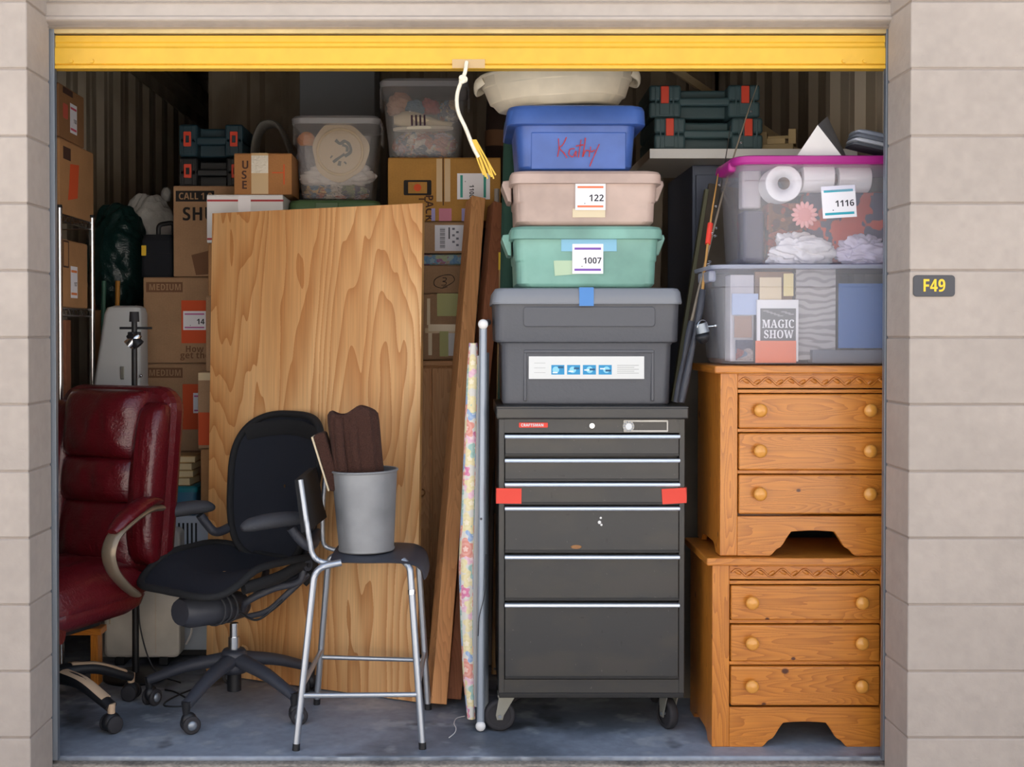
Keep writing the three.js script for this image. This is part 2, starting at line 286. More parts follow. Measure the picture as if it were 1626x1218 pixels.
const M = {
  pull: mat(0xe2e8f0, 0.34, { metalness: 0.6 }),
  stripTan: mat(0xd8c08a, 0.35, { metalness: 0.3, map: TX.mottle }), clearLid: mat(0xe2dfe0, 0.3, { transmission: 0.72, ior: 1.35 }),
  drive: mat(0xffffff, 0.9, { map: TX.drive }), farWall: mat(0xe0dcd6, 0.85, { map: TX.paint }),
  wall: mat(0xb8aba0, 0.78, { map: TX.paint, bumpMap: TX.pits, bumpScale: 0.0012 }),
  joint: mat(0xa4978c, 0.9, { map: TX.paint }),
  floor: mat(0xffffff, 0.5, { map: TX.floor, bumpMap: TX.pits, bumpScale: 0.0008 }),
  slab: mat(0xffffff, 0.9, { map: TX.slab, bumpMap: TX.pits, bumpScale: 0.002 }),
  galv: mat(0xdcd4c8, 0.55, { map: TX.galv }),
  
  doorBeige: mat(0xbdb0a4, 0.5, { map: TX.paint }),
  doorYellow: mat(0xf0bb38, 0.42, { map: TX.paint }),
  steel: mat(0x8d949c, 0.4, { metalness: 0.7, bumpMap: TX.grain, bumpScale: 0.0001 }),
  darkSteel: mat(0x46464a, 0.5, { metalness: 0.3 }),
  chrome: mat(0xd6d8da, 0.22, { metalness: 1 }),
  alum: mat(0xb4b9c0, 0.42, { metalness: 0.85 }),
  zinc: mat(0xa8a69a, 0.45, { metalness: 0.6, map: TX.mottle }),
  ply: mat(0xffffff, 0.55, { map: TX.ply }), plyEdge: mat(0xb98a52, 0.8, { map: TX.mottle }),
  honey: mat(0xffffff, 0.34, { map: TX.honey, clearcoat: 0.25, clearcoatRoughness: 0.25 }),
  honeyKnob: mat(0xdb9640, 0.3, { clearcoat: 0.3, clearcoatRoughness: 0.2 }),
  pine: mat(0xffffff, 0.6, { map: TX.pine }), plank: mat(0xffffff, 0.7, { map: TX.plank }), plankDark: mat(0xb09aa0, 0.7, { map: TX.plank }), plankGrey: mat(0x8d8478, 0.8, { map: TX.plank }),
  card: mat(0xb98a5c, 0.85, { map: TX.card }), cardDark: mat(0x9c7048, 0.85, { map: TX.card }), cardPale: mat(0xb48f6c, 0.85, { map: TX.card }), cardGold: mat(0xb8873f, 0.82, { map: TX.card }),
  tapeClear: mat(0xd8c096, 0.25), tapeTan: mat(0xc3a271, 0.3), tapeBlue: mat(0x4f86c4, 0.6), tapeSky: mat(0x86b8cf, 0.7), tapeRed: mat(0xe2402e, 0.55), tapeLime: mat(0xa3a24a, 0.4), tapeLilac: mat(0x9c93c8, 0.5), tapePink: mat(0xc9748a, 0.5),
  ink: mat(0x1d1715, 0.8), inkBrown: mat(0x4a2f24, 0.85), inkRed: mat(0xa8303a, 0.7), orangePrint: mat(0xd8562a, 0.8), cardPrint: mat(0x7a563c, 0.85), paper: mat(0xe9e6e4, 0.75), paperRed: mat(0xb43b3f, 0.75),
  leather: mat(0x580e16, 0.3, { bumpMap: TX.leather, bumpScale: 0.0022, clearcoat: 0.18, clearcoatRoughness: 0.3 }),
  bronze: mat(0x8c7c68, 0.38, { metalness: 0.45 }), tan: mat(0xc4a789, 0.5),
  black: mat(0x17171a, 0.5), blackMatte: mat(0x141416, 0.85, { bumpMap: TX.grain, bumpScale: 0.0004 }), graphite: mat(0x383a42, 0.52, { bumpMap: TX.grain, bumpScale: 0.0003 }), pad: mat(0x3a3b40, 0.75, { bumpMap: TX.grain, bumpScale: 0.0006 }),
  mesh: mat(0x161a25, 0.8, { bumpMap: TX.weave, bumpScale: 0.0008 }), rubber: mat(0x29272a, 0.75), wheelGrey: mat(0x5a5656, 0.7),
  can: mat(0x9a9b9d, 0.5, { metalness: 0.35, map: TX.mottle }), towel: mat(0x412419, 0.95, { bumpMap: TX.pile, bumpScale: 0.004, sheen: 0.4, sheenColor: new THREE.Color(0x6a4a3a) }),
  floral: mat(0xffffff, 0.85, { map: TX.floral }), padGrey: mat(0xa8a7a6, 0.85), tubeGrey: mat(0x98a0aa, 0.4, { metalness: 0.3 }), white: mat(0xe6e4e0, 0.5), offWhite: mat(0xd9d2c6, 0.5, { map: TX.mottle }),
  enamel: mat(0xffffff, 0.38, { map: TX.scuff }), enamelDark: mat(0x8a8a8e, 0.45, { map: TX.scuff }),
  tubGrey: mat(0x515257, 0.48, { bumpMap: TX.grain, bumpScale: 0.0005 }), tubLid: mat(0x7d8086, 0.45), teal: mat(0x84b5a6, 0.45, { map: TX.mottle }), taupe: mat(0xcdb3a6, 0.45, { map: TX.mottle }), blue: mat(0x4669b6, 0.38, { map: TX.mottle }), cream: mat(0xe2d5bd, 0.5, { map: TX.mottle }),
  greenTub: mat(0x4e6b44, 0.5), caseGreen: mat(0x3f585d, 0.5, { bumpMap: TX.grain, bumpScale: 0.0004 }), caseNavy: mat(0x1d3a45, 0.5, { bumpMap: TX.grain, bumpScale: 0.0004 }), caseBlack: mat(0x15171a, 0.5), latch: mat(0xe4492f, 0.5),
  locker: mat(0x596071, 0.5, { metalness: 0.1 }), greyPanel: mat(0x8a8d92, 0.6), clear: mat(0xf4f4fa, 0.16, { transmission: 0.84, ior: 1.3 }), clearBlue: mat(0xd8dcec, 0.3, { transmission: 0.6, ior: 1.35 }), clearDark: mat(0xe6e2e0, 0.2, { transmission: 0.86, ior: 1.3 }), magenta: mat(0xa8267f, 0.4),
  rags: mat(0xffffff, 0.9, { map: TX.rags }), rope: mat(0xefe6cf, 0.8, { bumpMap: TX.pile, bumpScale: 0.002 }), ropeGold: mat(0xe0b64a, 0.85), bagWhite: mat(0xc9c7c3, 0.42, { bumpMap: TX.leather, bumpScale: 0.003 }), bagGreen: mat(0x0f2c2a, 0.35, { bumpMap: TX.leather, bumpScale: 0.003 }), canvasDark: mat(0x1d2027, 0.85, { bumpMap: TX.weave, bumpScale: 0.0006 }), yellow: mat(0xf0c32a, 0.5), rugBrown: mat(0x3b2a25, 0.95, { bumpMap: TX.pile, bumpScale: 0.004 }),
  tissue: mat(0xf3f0ea, 0.9, { bumpMap: TX.grain, bumpScale: 0.0006 }), cloth: mat(0xe8e4e2, 0.9), hoop: mat(0xe0c89a, 0.6), linen: mat(0xdcc9a8, 0.9, { bumpMap: TX.weave, bumpScale: 0.0005 }),
};

// ------------------------------------------------------------------ the building
const IN_L = -2.0, IN_R = 1.55, IN_B = D(9.4), CEIL = 3.2, GROUND = -0.05;
const OPEN_L = -1.3205, OPEN_R = 1.349, WT = 0.2;
{ // block wall either side of the door; the courses are 203 mm, the joints tooled back
  const wall = struct('wall_front');
  const top = 3.66, course = 0.2032, y0 = Y(1172, 3.66) - course;
  const geos = {};
  const block = (w) => geos[w.toFixed(3)] ??= bx(-w / 2, w / 2, 0.0025, course - 0.0025, -WT, 0, 0.005);
  for (let k = 0; y0 + k * course < top - 0.01; k++) {
    const y = y0 + k * course;
    const put = (x0, x1) => { const b = part(wall, 'block', block(x1 - x0).clone(), M.wall, { du: rnd() * 3, dv: rnd() * 3 }); b.position.set((x0 + x1) / 2, y, 0); };
    for (let i = 0; i < 3; i++) { put(OPEN_L - 0.797 * (i + 1) + 0.002, OPEN_L - 0.797 * i); put(OPEN_R + 0.797 * i, OPEN_R + 0.797 * (i + 1) - 0.002); }
    if (y > 2.86) for (let i = 0; i < 4; i++) { const w = (OPEN_R - OPEN_L) / 4; put(OPEN_L + w * i + 0.001, OPEN_L + w * (i + 1) - 0.001); }
  }
  part(wall, 'mortar', merge(bx(OPEN_L - 2.39, OPEN_L - 0.0035, GROUND - 0.2, top, -WT + 0.004, -0.0035, 0), bx(OPEN_R + 0.0035, OPEN_R + 2.39, GROUND - 0.2, top, -WT + 0.004, -0.0035, 0)), M.joint);
}
function corrugated(len, height, pitch = 0.315, depth = 0.035) {   // ribbed sheet in x, y: ribs stand towards +z
  const pts = [], n = Math.ceil(len / pitch);
  for (let i = 0; i < n; i++) { const x = i * pitch; pts.push([x, 0], [x + pitch * 0.30, 0], [x + pitch * 0.34, 0.006], [x + pitch * 0.40, 0.006], [x + pitch * 0.44, 0], [x + pitch * 0.66, 0], [x + pitch * 0.74, depth], [x + pitch * 0.92, depth]); }
  pts.push([n * pitch, 0]);
  const cl = pts.map(([x, z]) => [Math.min(x, len), z]);
  return skin([cl.map(([x, z]) => V(x, 0, z)), cl.map(([x, z]) => V(x, height, z))], { closed: false, crease: 0.2 });
}
{
  const L = D(3.86) - IN_B;
  const wl = struct('wall_left', [IN_L, 0, IN_B]);
  part(wl, 'ribbed_sheet', corrugated(L, CEIL).rotateY(Math.PI / 2).translate(0, 0, L), M.galv, { rot: false });
  part(wl, 'backing', bx(-0.1, -0.02, GROUND, 3.6, -0.1, L - 0.005, 0), M.galv);
  part(wl, 'top_rail', merge(bx(0, 0.16, 2.98, 3.0, 0, L, 0.003), bx(0.145, 0.16, 3.0, 3.1, 0, L, 0.003), bx(0.04, 0.055, 2.9, 2.985, 0, L, 0.003)), M.galv);
  const wr = struct('wall_right', [IN_R, 0, IN_B]);
  part(wr, 'ribbed_sheet', corrugated(L, CEIL).rotateY(-Math.PI / 2), M.galv);
  part(wr, 'backing', bx(0.02, 0.1, GROUND, 3.6, -0.1, L - 0.005, 0), M.galv);
  const wb = struct('wall_back', [IN_L, 0, IN_B]);
  part(wb, 'ribbed_sheet', corrugated(IN_R - IN_L, CEIL, 0.22), M.galv);
  const jx = X(338, 7.2) - IN_L, jz = D(7.2) - IN_B;   // the back wall steps forwards beside a deep bay at the left
  part(wb, 'ribbed_sheet', corrugated(IN_R - IN_L - jx - 0.06, CEIL, 0.315).translate(jx, 0, jz), M.galv); part(wb, 'return_panel', bx(jx - 0.02, jx, 0, CEIL, 0.02, jz, 0), M.galv);
  part(wb, 'backing', bx(-0.1, IN_R - IN_L + 0.1, GROUND, 3.6, -0.1, -0.02, 0), M.galv);
  const c = struct('ceiling'); part(c, 'roof_deck', bx(IN_L - 0.4, IN_R + 0.4, CEIL + 0.02, CEIL + 0.14, IN_B - 0.2, D(3.86) + 0.02, 0), M.galv);
  part(c, 'roof_slab', bx(-4.2, 4.2, 3.66, 3.8, IN_B - 0.3, 0.12, 0), M.galv);
  for (let i = 0; i < 4; i++) part(c, 'purlin', bx(IN_L, IN_R, CEIL - 0.12, CEIL + 0.02, IN_B + 0.5 + i * 1.4, IN_B + 0.56 + i * 1.4, 0.004), M.galv);
  const f = struct('floor'); part(f, 'slab', bx(IN_L - 0.1, IN_R + 0.1, -0.12, 0, IN_B - 0.1, D(3.9), 0.008), M.floor);
  part(f, 'threshold', bx(OPEN_L - 0.02, OPEN_R + 0.02, -0.12, -0.012, D(3.905), D(3.855), 0.012), M.slab);
  const g = struct('driveway'); part(g, 'paving', bx(-14, 14, GROUND - 0.2, GROUND, D(3.86), 12.5, 0), M.drive);
  // the row of units across the drive, in the sun: its light comes back under the door
  const o = struct('wall_opposite', [0, GROUND, 9.4]);
  part(o, 'block_face', bx(-14, 14, 0, 3.4, 0, 0.2, 0), M.farWall);
  for (let i = -4; i <= 4; i++) { part(o, 'unit_door', bx(i * 3.1 - 1.2, i * 3.1 + 1.2, 0.02, 2.4, -0.02, 0.02, 0.005), M.doorBeige); }
}
{ // roll-up door, raised; corrugated curtain above, yellow bottom bar
  const d = struct('door_1', [0, Y(112, 3.88), 0]);
  const prof = (pts) => { const a = pts.map(([z, y]) => V(OPEN_L - 0.004, y, z)), b = pts.map(([z, y]) => V(OPEN_R + 0.004, y, z)); return skin([a, b], { closed: false, crease: 0.25 }); };
  const Zc = D(3.832), yb = Y(43, 3.83), pts = [];
  pts.push([Zc - 0.05, yb], [Zc - 0.012, yb + 0.004]);
  for (let k = 0; k < 9; k++) { const y = yb + 0.012 + k * 0.09; pts.push([Zc - 0.022, y], [Zc, y + 0.008], [Zc + 0.004, y + 0.012], [Zc + 0.004, y + 0.020], [Zc - 0.004, y + 0.026], [Zc - 0.004, y + 0.062], [Zc + 0.002, y + 0.066], [Zc - 0.02, y + 0.074]); }
  part(d, 'curtain', prof(pts), M.doorBeige, { abs: true });
  const y1 = Y(57, 3.88), y2 = Y(110, 3.88), Zb = D(3.88);
  part(d, 'seam_strip', bx(OPEN_L + 0.002, OPEN_R - 0.002, y1 + 0.004, Y(46, 3.88), Zb - 0.03, Zb + 0.016, 0.004), M.stripTan, { abs: true });
  const q = [[Zb - 0.03, y1], [Zb + 0.004, y1], [Zb + 0.006, y1 - 0.02], [Zb + 0.002, y1 - 0.024], [Zb + 0.003, y1 - 0.034], [Zb + 0.007, y1 - 0.038], [Zb + 0.010, y1 - 0.042], [Zb + 0.010, y2 + 0.016], [Zb + 0.005, y2 + 0.013], [Zb + 0.012, y2 + 0.010], [Zb + 0.012, y2], [Zb - 0.03, y2]];
  part(d, 'bottom_bar', prof(q.map(([z, y]) => [z, y])), M.doorYellow, { abs: true, label: 'yellow bottom bar' });
  for (const px of [113, 146, 1340, 1373]) part(d, 'bolt', new THREE.CylinderGeometry(0.006, 0.007, 0.005, 10).rotateX(Math.PI / 2).translate(...at(px, 97, 3.868).toArray()), M.doorYellow, { abs: true });
  { const a = at(718, 108, 3.866), b = at(770, 94, 3.866); part(d, 'tape_patch', bx(a.x, b.x, a.y, b.y, D(3.869), D(3.8665), 0.0005), M.tapeTan, { abs: true }); }
  for (const [n, x0, x1] of [['l', OPEN_L - 0.012, OPEN_L + 0.014], ['r', OPEN_R - 0.004, OPEN_R + 0.02]])
    part(d, 'guide_rail', merge(bx(x0, x1, 0, 2.9, D(3.868), D(3.863), 0.001), bx(n === 'l' ? x1 - 0.004 : x0, n === 'l' ? x1 : x0 + 0.004, 0, 2.9, D(3.885), D(3.864), 0.001)), M.steel, { abs: true });
}
{ // pull rope tied through the bar
  const t = thing('pull_rope', 'white rope with frayed yellow end tied to the yellow door bar', 'rope', at(738, 104, 3.85).toArray());
  const pts = [[741, 98, 3.862], [738, 116, 3.85], [733, 128, 3.846], [726, 150, 3.845], [727, 175, 3.845], [740, 205, 3.845], [752, 235, 3.845], [760, 250, 3.845]].map((p) => at(...p));
  part(t, 'cord', sweep(curve(pts, 50), 0.0062, 0.0062, 8), M.rope, { abs: true });
  part(t, 'knot', new THREE.TorusKnotGeometry(0.007, 0.005, 60, 8, 2, 3).translate(...at(735, 126, 3.842).toArray()), M.rope, { abs: true });
  for (let i = 0; i < 7; i++) { const e = at(768 + i * 3.2, 278 + (i % 3) * 3, 3.845 - i * 0.001), m = at(760 + i * 2.6, 258 - (i % 2) * 4, 3.846); part(t, 'strand', sweep(curve([at(748 + i * 1.2, 222, 3.845), m, e], 14), 0.0028, 0.0028, 6), M.ropeGold, { abs: true }); }
}
{ // unit number
  const a = at(1450, 437, 3.658), b = at(1516, 471, 3.658), t = thing('unit_sign', 'dark grey unit sign reading F49 in yellow on the right block wall', 'sign', [(a.x + b.x) / 2, b.y, 0.0005]);
  const w = b.x - a.x, h = a.y - b.y;
  part(t, 'plate', extrude(rrect(-w / 2, w / 2, 0, h, 0.011), 0.004, 0.001), M.darkSteel);
  const g = text('F49', 0.036, 0.0012); g.computeBoundingBox(); const bb = g.boundingBox; g.translate(-(bb.min.x + bb.max.x) / 2, h / 2 - (bb.min.y + bb.max.y) / 2, 0.0042); g.scale(0.86, 1.05, 1);
  part(t, 'lettering', g, M.yellow);
}
// ------------------------------------------------------------------ right: the two pine nightstands
function nightstand(name, label, pos, bandDu) {
  const W = 0.624, H = 0.632, DP = 0.385, t = thing(name, label, 'nightstand', pos);      // origin: front left foot on its base, front at z 0
  const st = 0.058, fz = 0, side = (x0) => {                                               // side panel with a scooped foot line
    const p = [[-DP, 0], [-DP, H - 0.024], [-0.0195, H - 0.024], [-0.0195, 0], [-0.07, 0], [-0.09, 0.022], [-0.115, 0.03], [-DP + 0.115, 0.03], [-DP + 0.09, 0.022], [-DP + 0.07, 0]];
    return extrude(p.map(([z, y]) => [-z, y]).reverse(), 0.02, 0.002).rotateY(Math.PI / 2).translate(x0, 0, 0);
  };
  part(t, 'side_panel', side(0.004), M.honey, { rot: true }); part(t, 'side_panel', side(W - 0.024), M.honey, { rot: true });
  part(t, 'back_panel', bx(0.024, W - 0.024, 0.03, H - 0.024, -DP + 0.006, -DP + 0.018, 0.001), M.honey);
  for (const x of [0.004, W - 0.004 - st]) part(t, 'stile', bx(x, x + st, 0, H - 0.024, -0.02, 0, 0.003), M.honey, { rot: true });
  part(t, 'top', (() => { const g = extrude(rrect(-0.018, W + 0.018, -0.02, DP + 0.004, 0.008), 0.026, 0.005).rotateX(-Math.PI / 2); return g.translate(0, H - 0.026, 0); })(), M.honey);
  // carved band: a running vine, two waves with leaves
  const x0 = 0.062, x1 = W - 0.062, band = part(t, 'carved_panel', bx(x0, x1, H - 0.075, H - 0.03, -0.02, -0.006, 0.002), M.honey, { du: bandDu });
  part(t, 'rail', bx(x0, x1, H - 0.032, H - 0.024, -0.02, -0.001, 0.002), M.honey);
  const wave = []; for (let i = 0; i <= 80; i++) { const k = i / 80; wave.push(V(lerp(x0 + 0.006, x1 - 0.006, k), H - 0.053 + Math.sin(k * Math.PI * 2 * 6.5) * 0.0125, -0.005)); }
  part(band, 'vine', sweep(wave, 0.0034, 0.0042, 6, V(0, 0, 1)), M.honey);
  for (let i = 0; i < 13; i++) { const k = (i + 0.5) / 13, s = i % 2 ? 1 : -1, x = lerp(x0 + 0.006, x1 - 0.006, k); part(band, 'leaf', new THREE.SphereGeometry(1, 10, 8).scale(0.014, 0.0058, 0.0048).rotateZ(s * 0.6).translate(x + 0.002, H - 0.053 - s * 0.002, -0.005), M.honey); }
  const rows = [[0.424, 0.538], [0.286, 0.408], [0.140, 0.270]];
  for (const [a, b] of rows) {
    part(t, 'rail', bx(x0, x1, b + 0.003, b + 0.015, -0.02, -0.003, 0.002), M.honey);
    const d = part(t, 'drawer', bx(x0 + 0.003, x1 - 0.003, a, b, -0.3, 0.008, 0.006), M.honey, { du: rnd() * 5, dv: rnd() * 5 });
    for (const x of [0.131, W - 0.131]) part(d, 'knob', lathe([[0, -0.001], [0.009, 0], [0.009, 0.008], [0.019, 0.013], [0.0225, 0.021], [0.02, 0.028], [0.012, 0.0325], [0, 0.034]], 24).rotateX(Math.PI / 2).translate(x, (a + b) / 2 + 0.004, 0.008), M.honeyKnob);
  }
  const arch = []; for (let i = 0; i <= 40; i++) { const k = i / 40, x = lerp(0.17, W - 0.17, k), e = Math.min(k, 1 - k); arch.push([x, e < 0.10 ? sstep(0, 0.10, e) * 0.02 + e * 0.05 : e < 0.24 ? 0.025 + sstep(0.10, 0.26, e) * 0.052 : 0.080 + Math.sin((e - 0.24) / 0.26 * Math.PI / 2) * 0.004]); }
  part(t, 'apron', extrude([[x0, 0], [x0, 0.132], [x1, 0.132], [x1, 0], ...arch.slice().reverse()], 0.02, 0.002).translate(0, 0, -0.02), M.honey, { du: 0.1, dv: 0.42 });
  return t;
}
nightstand('nightstand', 'pine nightstand standing on the floor, under the other nightstand', [X(1130, 3.99), 0, D(3.99)], 0.3);
nightstand('nightstand', 'pine nightstand stacked on top, carrying the two clear bins', [X(1142, 4.0), 0.634, D(4.0)], 1.1);

// ------------------------------------------------------------------ tool cabinet
const CAB = { Z: 4.1, x0: X(792, 4.1), x1: X(1088, 4.1), y0: Y(1106, 4.1), y1: Y(645, 4.1) };
{
  const { Z, x0, x1, y0, y1 } = CAB, z = D(Z), dp = 0.45;
  const t = thing('tool_cabinet', 'black rolling tool cabinet with six silver-edged drawers and red tape', 'tool cabinet', [(x0 + x1) / 2, 0, z - dp / 2]);
  const yl = Y(665, Z), P = (n, g, m, o = {}) => part(t, n, g, m, { abs: true, ...o });
  P('body', merge(bx(x0, x0 + 0.02, y0, yl, z - dp, z, 0.003), bx(x1 - 0.02, x1, y0, yl, z - dp, z, 0.003), bx(x0 + 0.001, x1 - 0.001, y0, yl, z - dp, z - dp + 0.01, 0.001), bx(x0 + 0.01, x1 - 0.01, Y(688, Z), yl, z - dp, z - 0.001, 0.002), bx(x0 + 0.01, x1 - 0.01, y0 + 0.002, Y(1079, Z), z - dp, z - 0.002, 0.003), bx(x0 + 0.02, x1 - 0.02, y0 + 0.05, Y(690, Z), z - dp + 0.01, z - 0.03, 0)), M.enamel);
  const top = P('top', merge(bx(x0 - 0.008, x1 + 0.01, yl, y1 - 0.004, z - dp - 0.006, z + 0.014, 0.006), bx(x0 - 0.008, x1 + 0.01, y1 - 0.008, y1, z - dp - 0.006, z + 0.014, 0.003)), M.enamel);
  const dx0 = X(802, Z), dx1 = X(1078, Z);
  for (const [a, b] of [[690, 724], [728, 764], [766, 801], [804, 877], [881, 953], [957, 1077]]) {
    const d = P('drawer', bx(dx0, dx1, Y(b, Z), Y(a, Z), z - 0.3, z + 0.006, 0.003), M.enamel, { du: rnd() * 4, dv: rnd() * 4 });
    P.call(null, 'drawer_lip', bx(dx0, dx1, Y(b, Z), Y(b - 4, Z), z + 0.004, z + 0.009, 0.001), M.enamelDark);
    part(d, 'drawer_pull', (() => { const pr = [[0, 0], [0.014, 0.002], [0.018, 0.006], [0.016, 0.0125], [0.004, 0.014], [0, 0.014]]; return skin([pr.map(([q, y]) => V(dx0 - 0.001, y, q)), pr.map(([q, y]) => V(dx1 + 0.001, y, q))], { crease: 0.6 }).translate(0, Y(a + 6.4, Z), z + 0.0065); })(), M.pull, { abs: true, label: 'silver drawer pull' });
  }
  P('base_skirt', bx(x0 + 0.002, x1 - 0.002, y0 - 0.004, y0 + 0.012, z - dp, z + 0.004, 0.002), M.enamelDark);
  const badge = P('badge', extrude(rrect(X(824, Z), X(870, Z), Y(679, Z), Y(671, Z), 0.003), 0.003, 0.0006).translate(0, 0, z + 0.0005), M.tapeRed);
  part(badge, 'lettering', text('CRAFTSMAN', 0.0095, 0.001).translate(X(827, Z), Y(677, Z), z + 0.0036), M.alum, { abs: true });
  P('lock', merge(new THREE.CylinderGeometry(0.009, 0.0105, 0.006, 20).rotateX(Math.PI / 2).translate(X(940, Z), Y(676, Z), z + 0.003), new THREE.CylinderGeometry(0.005, 0.005, 0.003, 14).rotateX(Math.PI / 2).translate(X(940, Z), Y(676, Z), z + 0.007)), M.chrome);
  const e0 = X(990, Z), e1 = X(1061, Z), em = P('emblem', merge(extrude(rrect(e0, e1, Y(686, Z), Y(667, Z), 0.004), 0.003, 0.0008, [rrect(X(1004, Z), e1 - 0.005, Y(683, Z), Y(670, Z), 0.002)]).translate(0, 0, z + 0.0005), new THREE.CylinderGeometry(0.019, 0.02, 0.006, 24).rotateX(Math.PI / 2).translate(X(998, Z), Y(677, Z), z + 0.004)), M.offWhite);
  for (let i = 0; i < 10; i++) { const a = i / 10 * Math.PI * 2; part(em, 'bead', new THREE.SphereGeometry(0.0028, 8, 6).translate(X(998, Z) + Math.cos(a) * 0.015, Y(677, Z) + Math.sin(a) * 0.015, z + 0.0075), M.alum, { abs: true }); }
  part(em, 'dial_face', new THREE.CylinderGeometry(0.011, 0.011, 0.002, 20).rotateX(Math.PI / 2).translate(X(998, Z), Y(677, Z), z + 0.008), M.alum, { abs: true });
  // strips of red tape over the third drawer
  for (const [a, b, s] of [[780, 828, 0.01], [1051, 1098, -0.06]]) {
    const A = X(a, Z) + (a < 800 ? 0.018 : 0), B = X(b, Z) - (a > 800 ? 0.018 : 0), ym = Y(787, Z), h = 0.026;
    const g = bx(A, B, ym - h, ym + h, z + 0.0085, z + 0.0095, 0); g.translate(-(A + B) / 2, -ym, 0).rotateZ(-s).translate((A + B) / 2, ym, 0);
    const w = a < 800 ? bx(A - 0.0015, A - 0.0005, ym - h, ym + h, z - 0.03, z + 0.0095, 0) : bx(B + 0.0005, B + 0.0015, ym - h + 0.002, ym + h + 0.002, z - 0.03, z + 0.0095, 0);
    P('red_tape', merge(g, w), M.tapeRed, { label: 'strip of red tape' });
  }
  for (const [px, py, s] of [[954, 822, 0.004], [952, 829, 0.006], [955, 833, 0.004]]) P('paint_chip', new THREE.SphereGeometry(s, 8, 6).scale(1, 1, 0.15).translate(X(px, Z), Y(py, Z), z + 0.0064), M.white);
  P('rust_patch', new THREE.SphereGeometry(0.014, 10, 6).scale(1.4, 0.5, 0.06).translate(X(915, Z), Y(868, Z), z + 0.0064), M.cardDark);
  // casters: the left front one turned sideways, the right one facing forwards
  const R = 0.054;
  const caster = (cx, cz, ang, lx) => {
    const c = new THREE.Group(); c.name = 'caster'; c.position.set(cx - t.position.x, 0, cz - t.position.z); c.rotation.y = ang; t.add(c);
    const tyre = lathe([[R - 0.016, -0.014], [R - 0.006, -0.016], [R, -0.009], [R, 0.009], [R - 0.006, 0.016], [R - 0.016, 0.014]], 32).rotateX(Math.PI / 2).translate(lx, R, 0);
    part(c, 'wheel', merge(tyre, new THREE.CylinderGeometry(R - 0.014, R - 0.014, 0.02, 28).rotateX(Math.PI / 2).translate(lx, R, 0)), M.rubber);
    const fork = [[-0.028, y0 - 0.006], [0.030, y0 - 0.006], [lx + 0.014, R + 0.004], [lx + 0.010, R - 0.012], [lx - 0.010, R - 0.012], [lx - 0.014, R + 0.004]];
    part(c, 'fork', merge(extrude(fork, 0.004, 0.001).translate(0, 0, 0.019), extrude(fork, 0.004, 0.001).translate(0, 0, -0.023), bx(-0.034, 0.036, y0 - 0.011, y0 - 0.005, -0.03, 0.03, 0.001)), M.zinc);
    part(c, 'axle', new THREE.CylinderGeometry(0.006, 0.006, 0.052, 12).rotateX(Math.PI / 2).translate(lx, R, 0), M.steel);
  };
  caster(X(806, 4.14), D(4.16), 0, -0.026); caster(X(1066, 4.14), D(4.17), Math.PI / 2 + 0.35, 0.012);
  caster(X(808, 4.14), D(4.46), 0.5, 0.02); caster(X(1066, 4.14), D(4.46), 1.0, 0.02);
}

// ------------------------------------------------------------------ plywood sheet, lumber, ironing board
{
  const A = at(330, 1072, 4.855), B = at(664, 1118, 4.475), TL = at(338, 338, 4.905), TR = at(668, 325, 4.525);
  A.y = B.y = 0.004;
  const ux = B.clone().sub(A); const w = ux.length(); ux.normalize(); const mid = A.clone().add(B).multiplyScalar(0.5), tm = TL.clone().add(TR).multiplyScalar(0.5);
  const uy = tm.clone().sub(mid); uy.addScaledVector(ux, -uy.dot(ux)); const h = uy.length(); uy.normalize(); const uz = V().crossVectors(ux, uy);
  const t = thing('plywood_sheet', 'large bare plywood sheet with flame grain leaning on the boxes', 'plywood', mid.toArray());
  t.quaternion.setFromRotationMatrix(new THREE.Matrix4().makeBasis(ux, uy, uz));
  const face = (z) => { const g = new THREE.PlaneGeometry(w, h); g.translate(0, h / 2, z); return g; };
  part(t, 'face_veneer', new THREE.BoxGeometry(w, h, 0.003).translate(0, h / 2, 0.0095), M.ply, { uv: false });
  part(t, 'core', bx(-w / 2 + 0.0005, w / 2 - 0.0005, 0.0005, h - 0.0005, -0.009, 0.008, 0.001), M.plyEdge);
}
{
  const L = [['lumber_board', 'reddish brown lumber board leaning beside the plywood', [692, 1125, 4.42], [755, 318, 5.0], 0.034, 0.085, M.plank], ['lumber_board', 'second lumber board with purplish weathered top, behind the brown board', [716, 1118, 4.48], [789, 326, 5.03], 0.032, 0.08, M.plankDark], ['lumber_board', 'dark thin board standing between the lumber and the stacked bins', [738, 1095, 4.64], [809, 345, 5.14], 0.03, 0.06, M.plankGrey]];
  for (const [n, l, a, b, w, h, m] of L) { const A = at(...a), B = at(...b); A.y = 0.012; const t = thing(n, l, 'lumber', A.toArray(), 0, 'lumber leaning by the plywood'); t.userData.group = undefined; delete t.userData.group; part(t, 'timber', plank(A, B, w * 1.75, h, V(0.3, 0, 1).normalize()), m, { abs: true, rot: true }); }
}
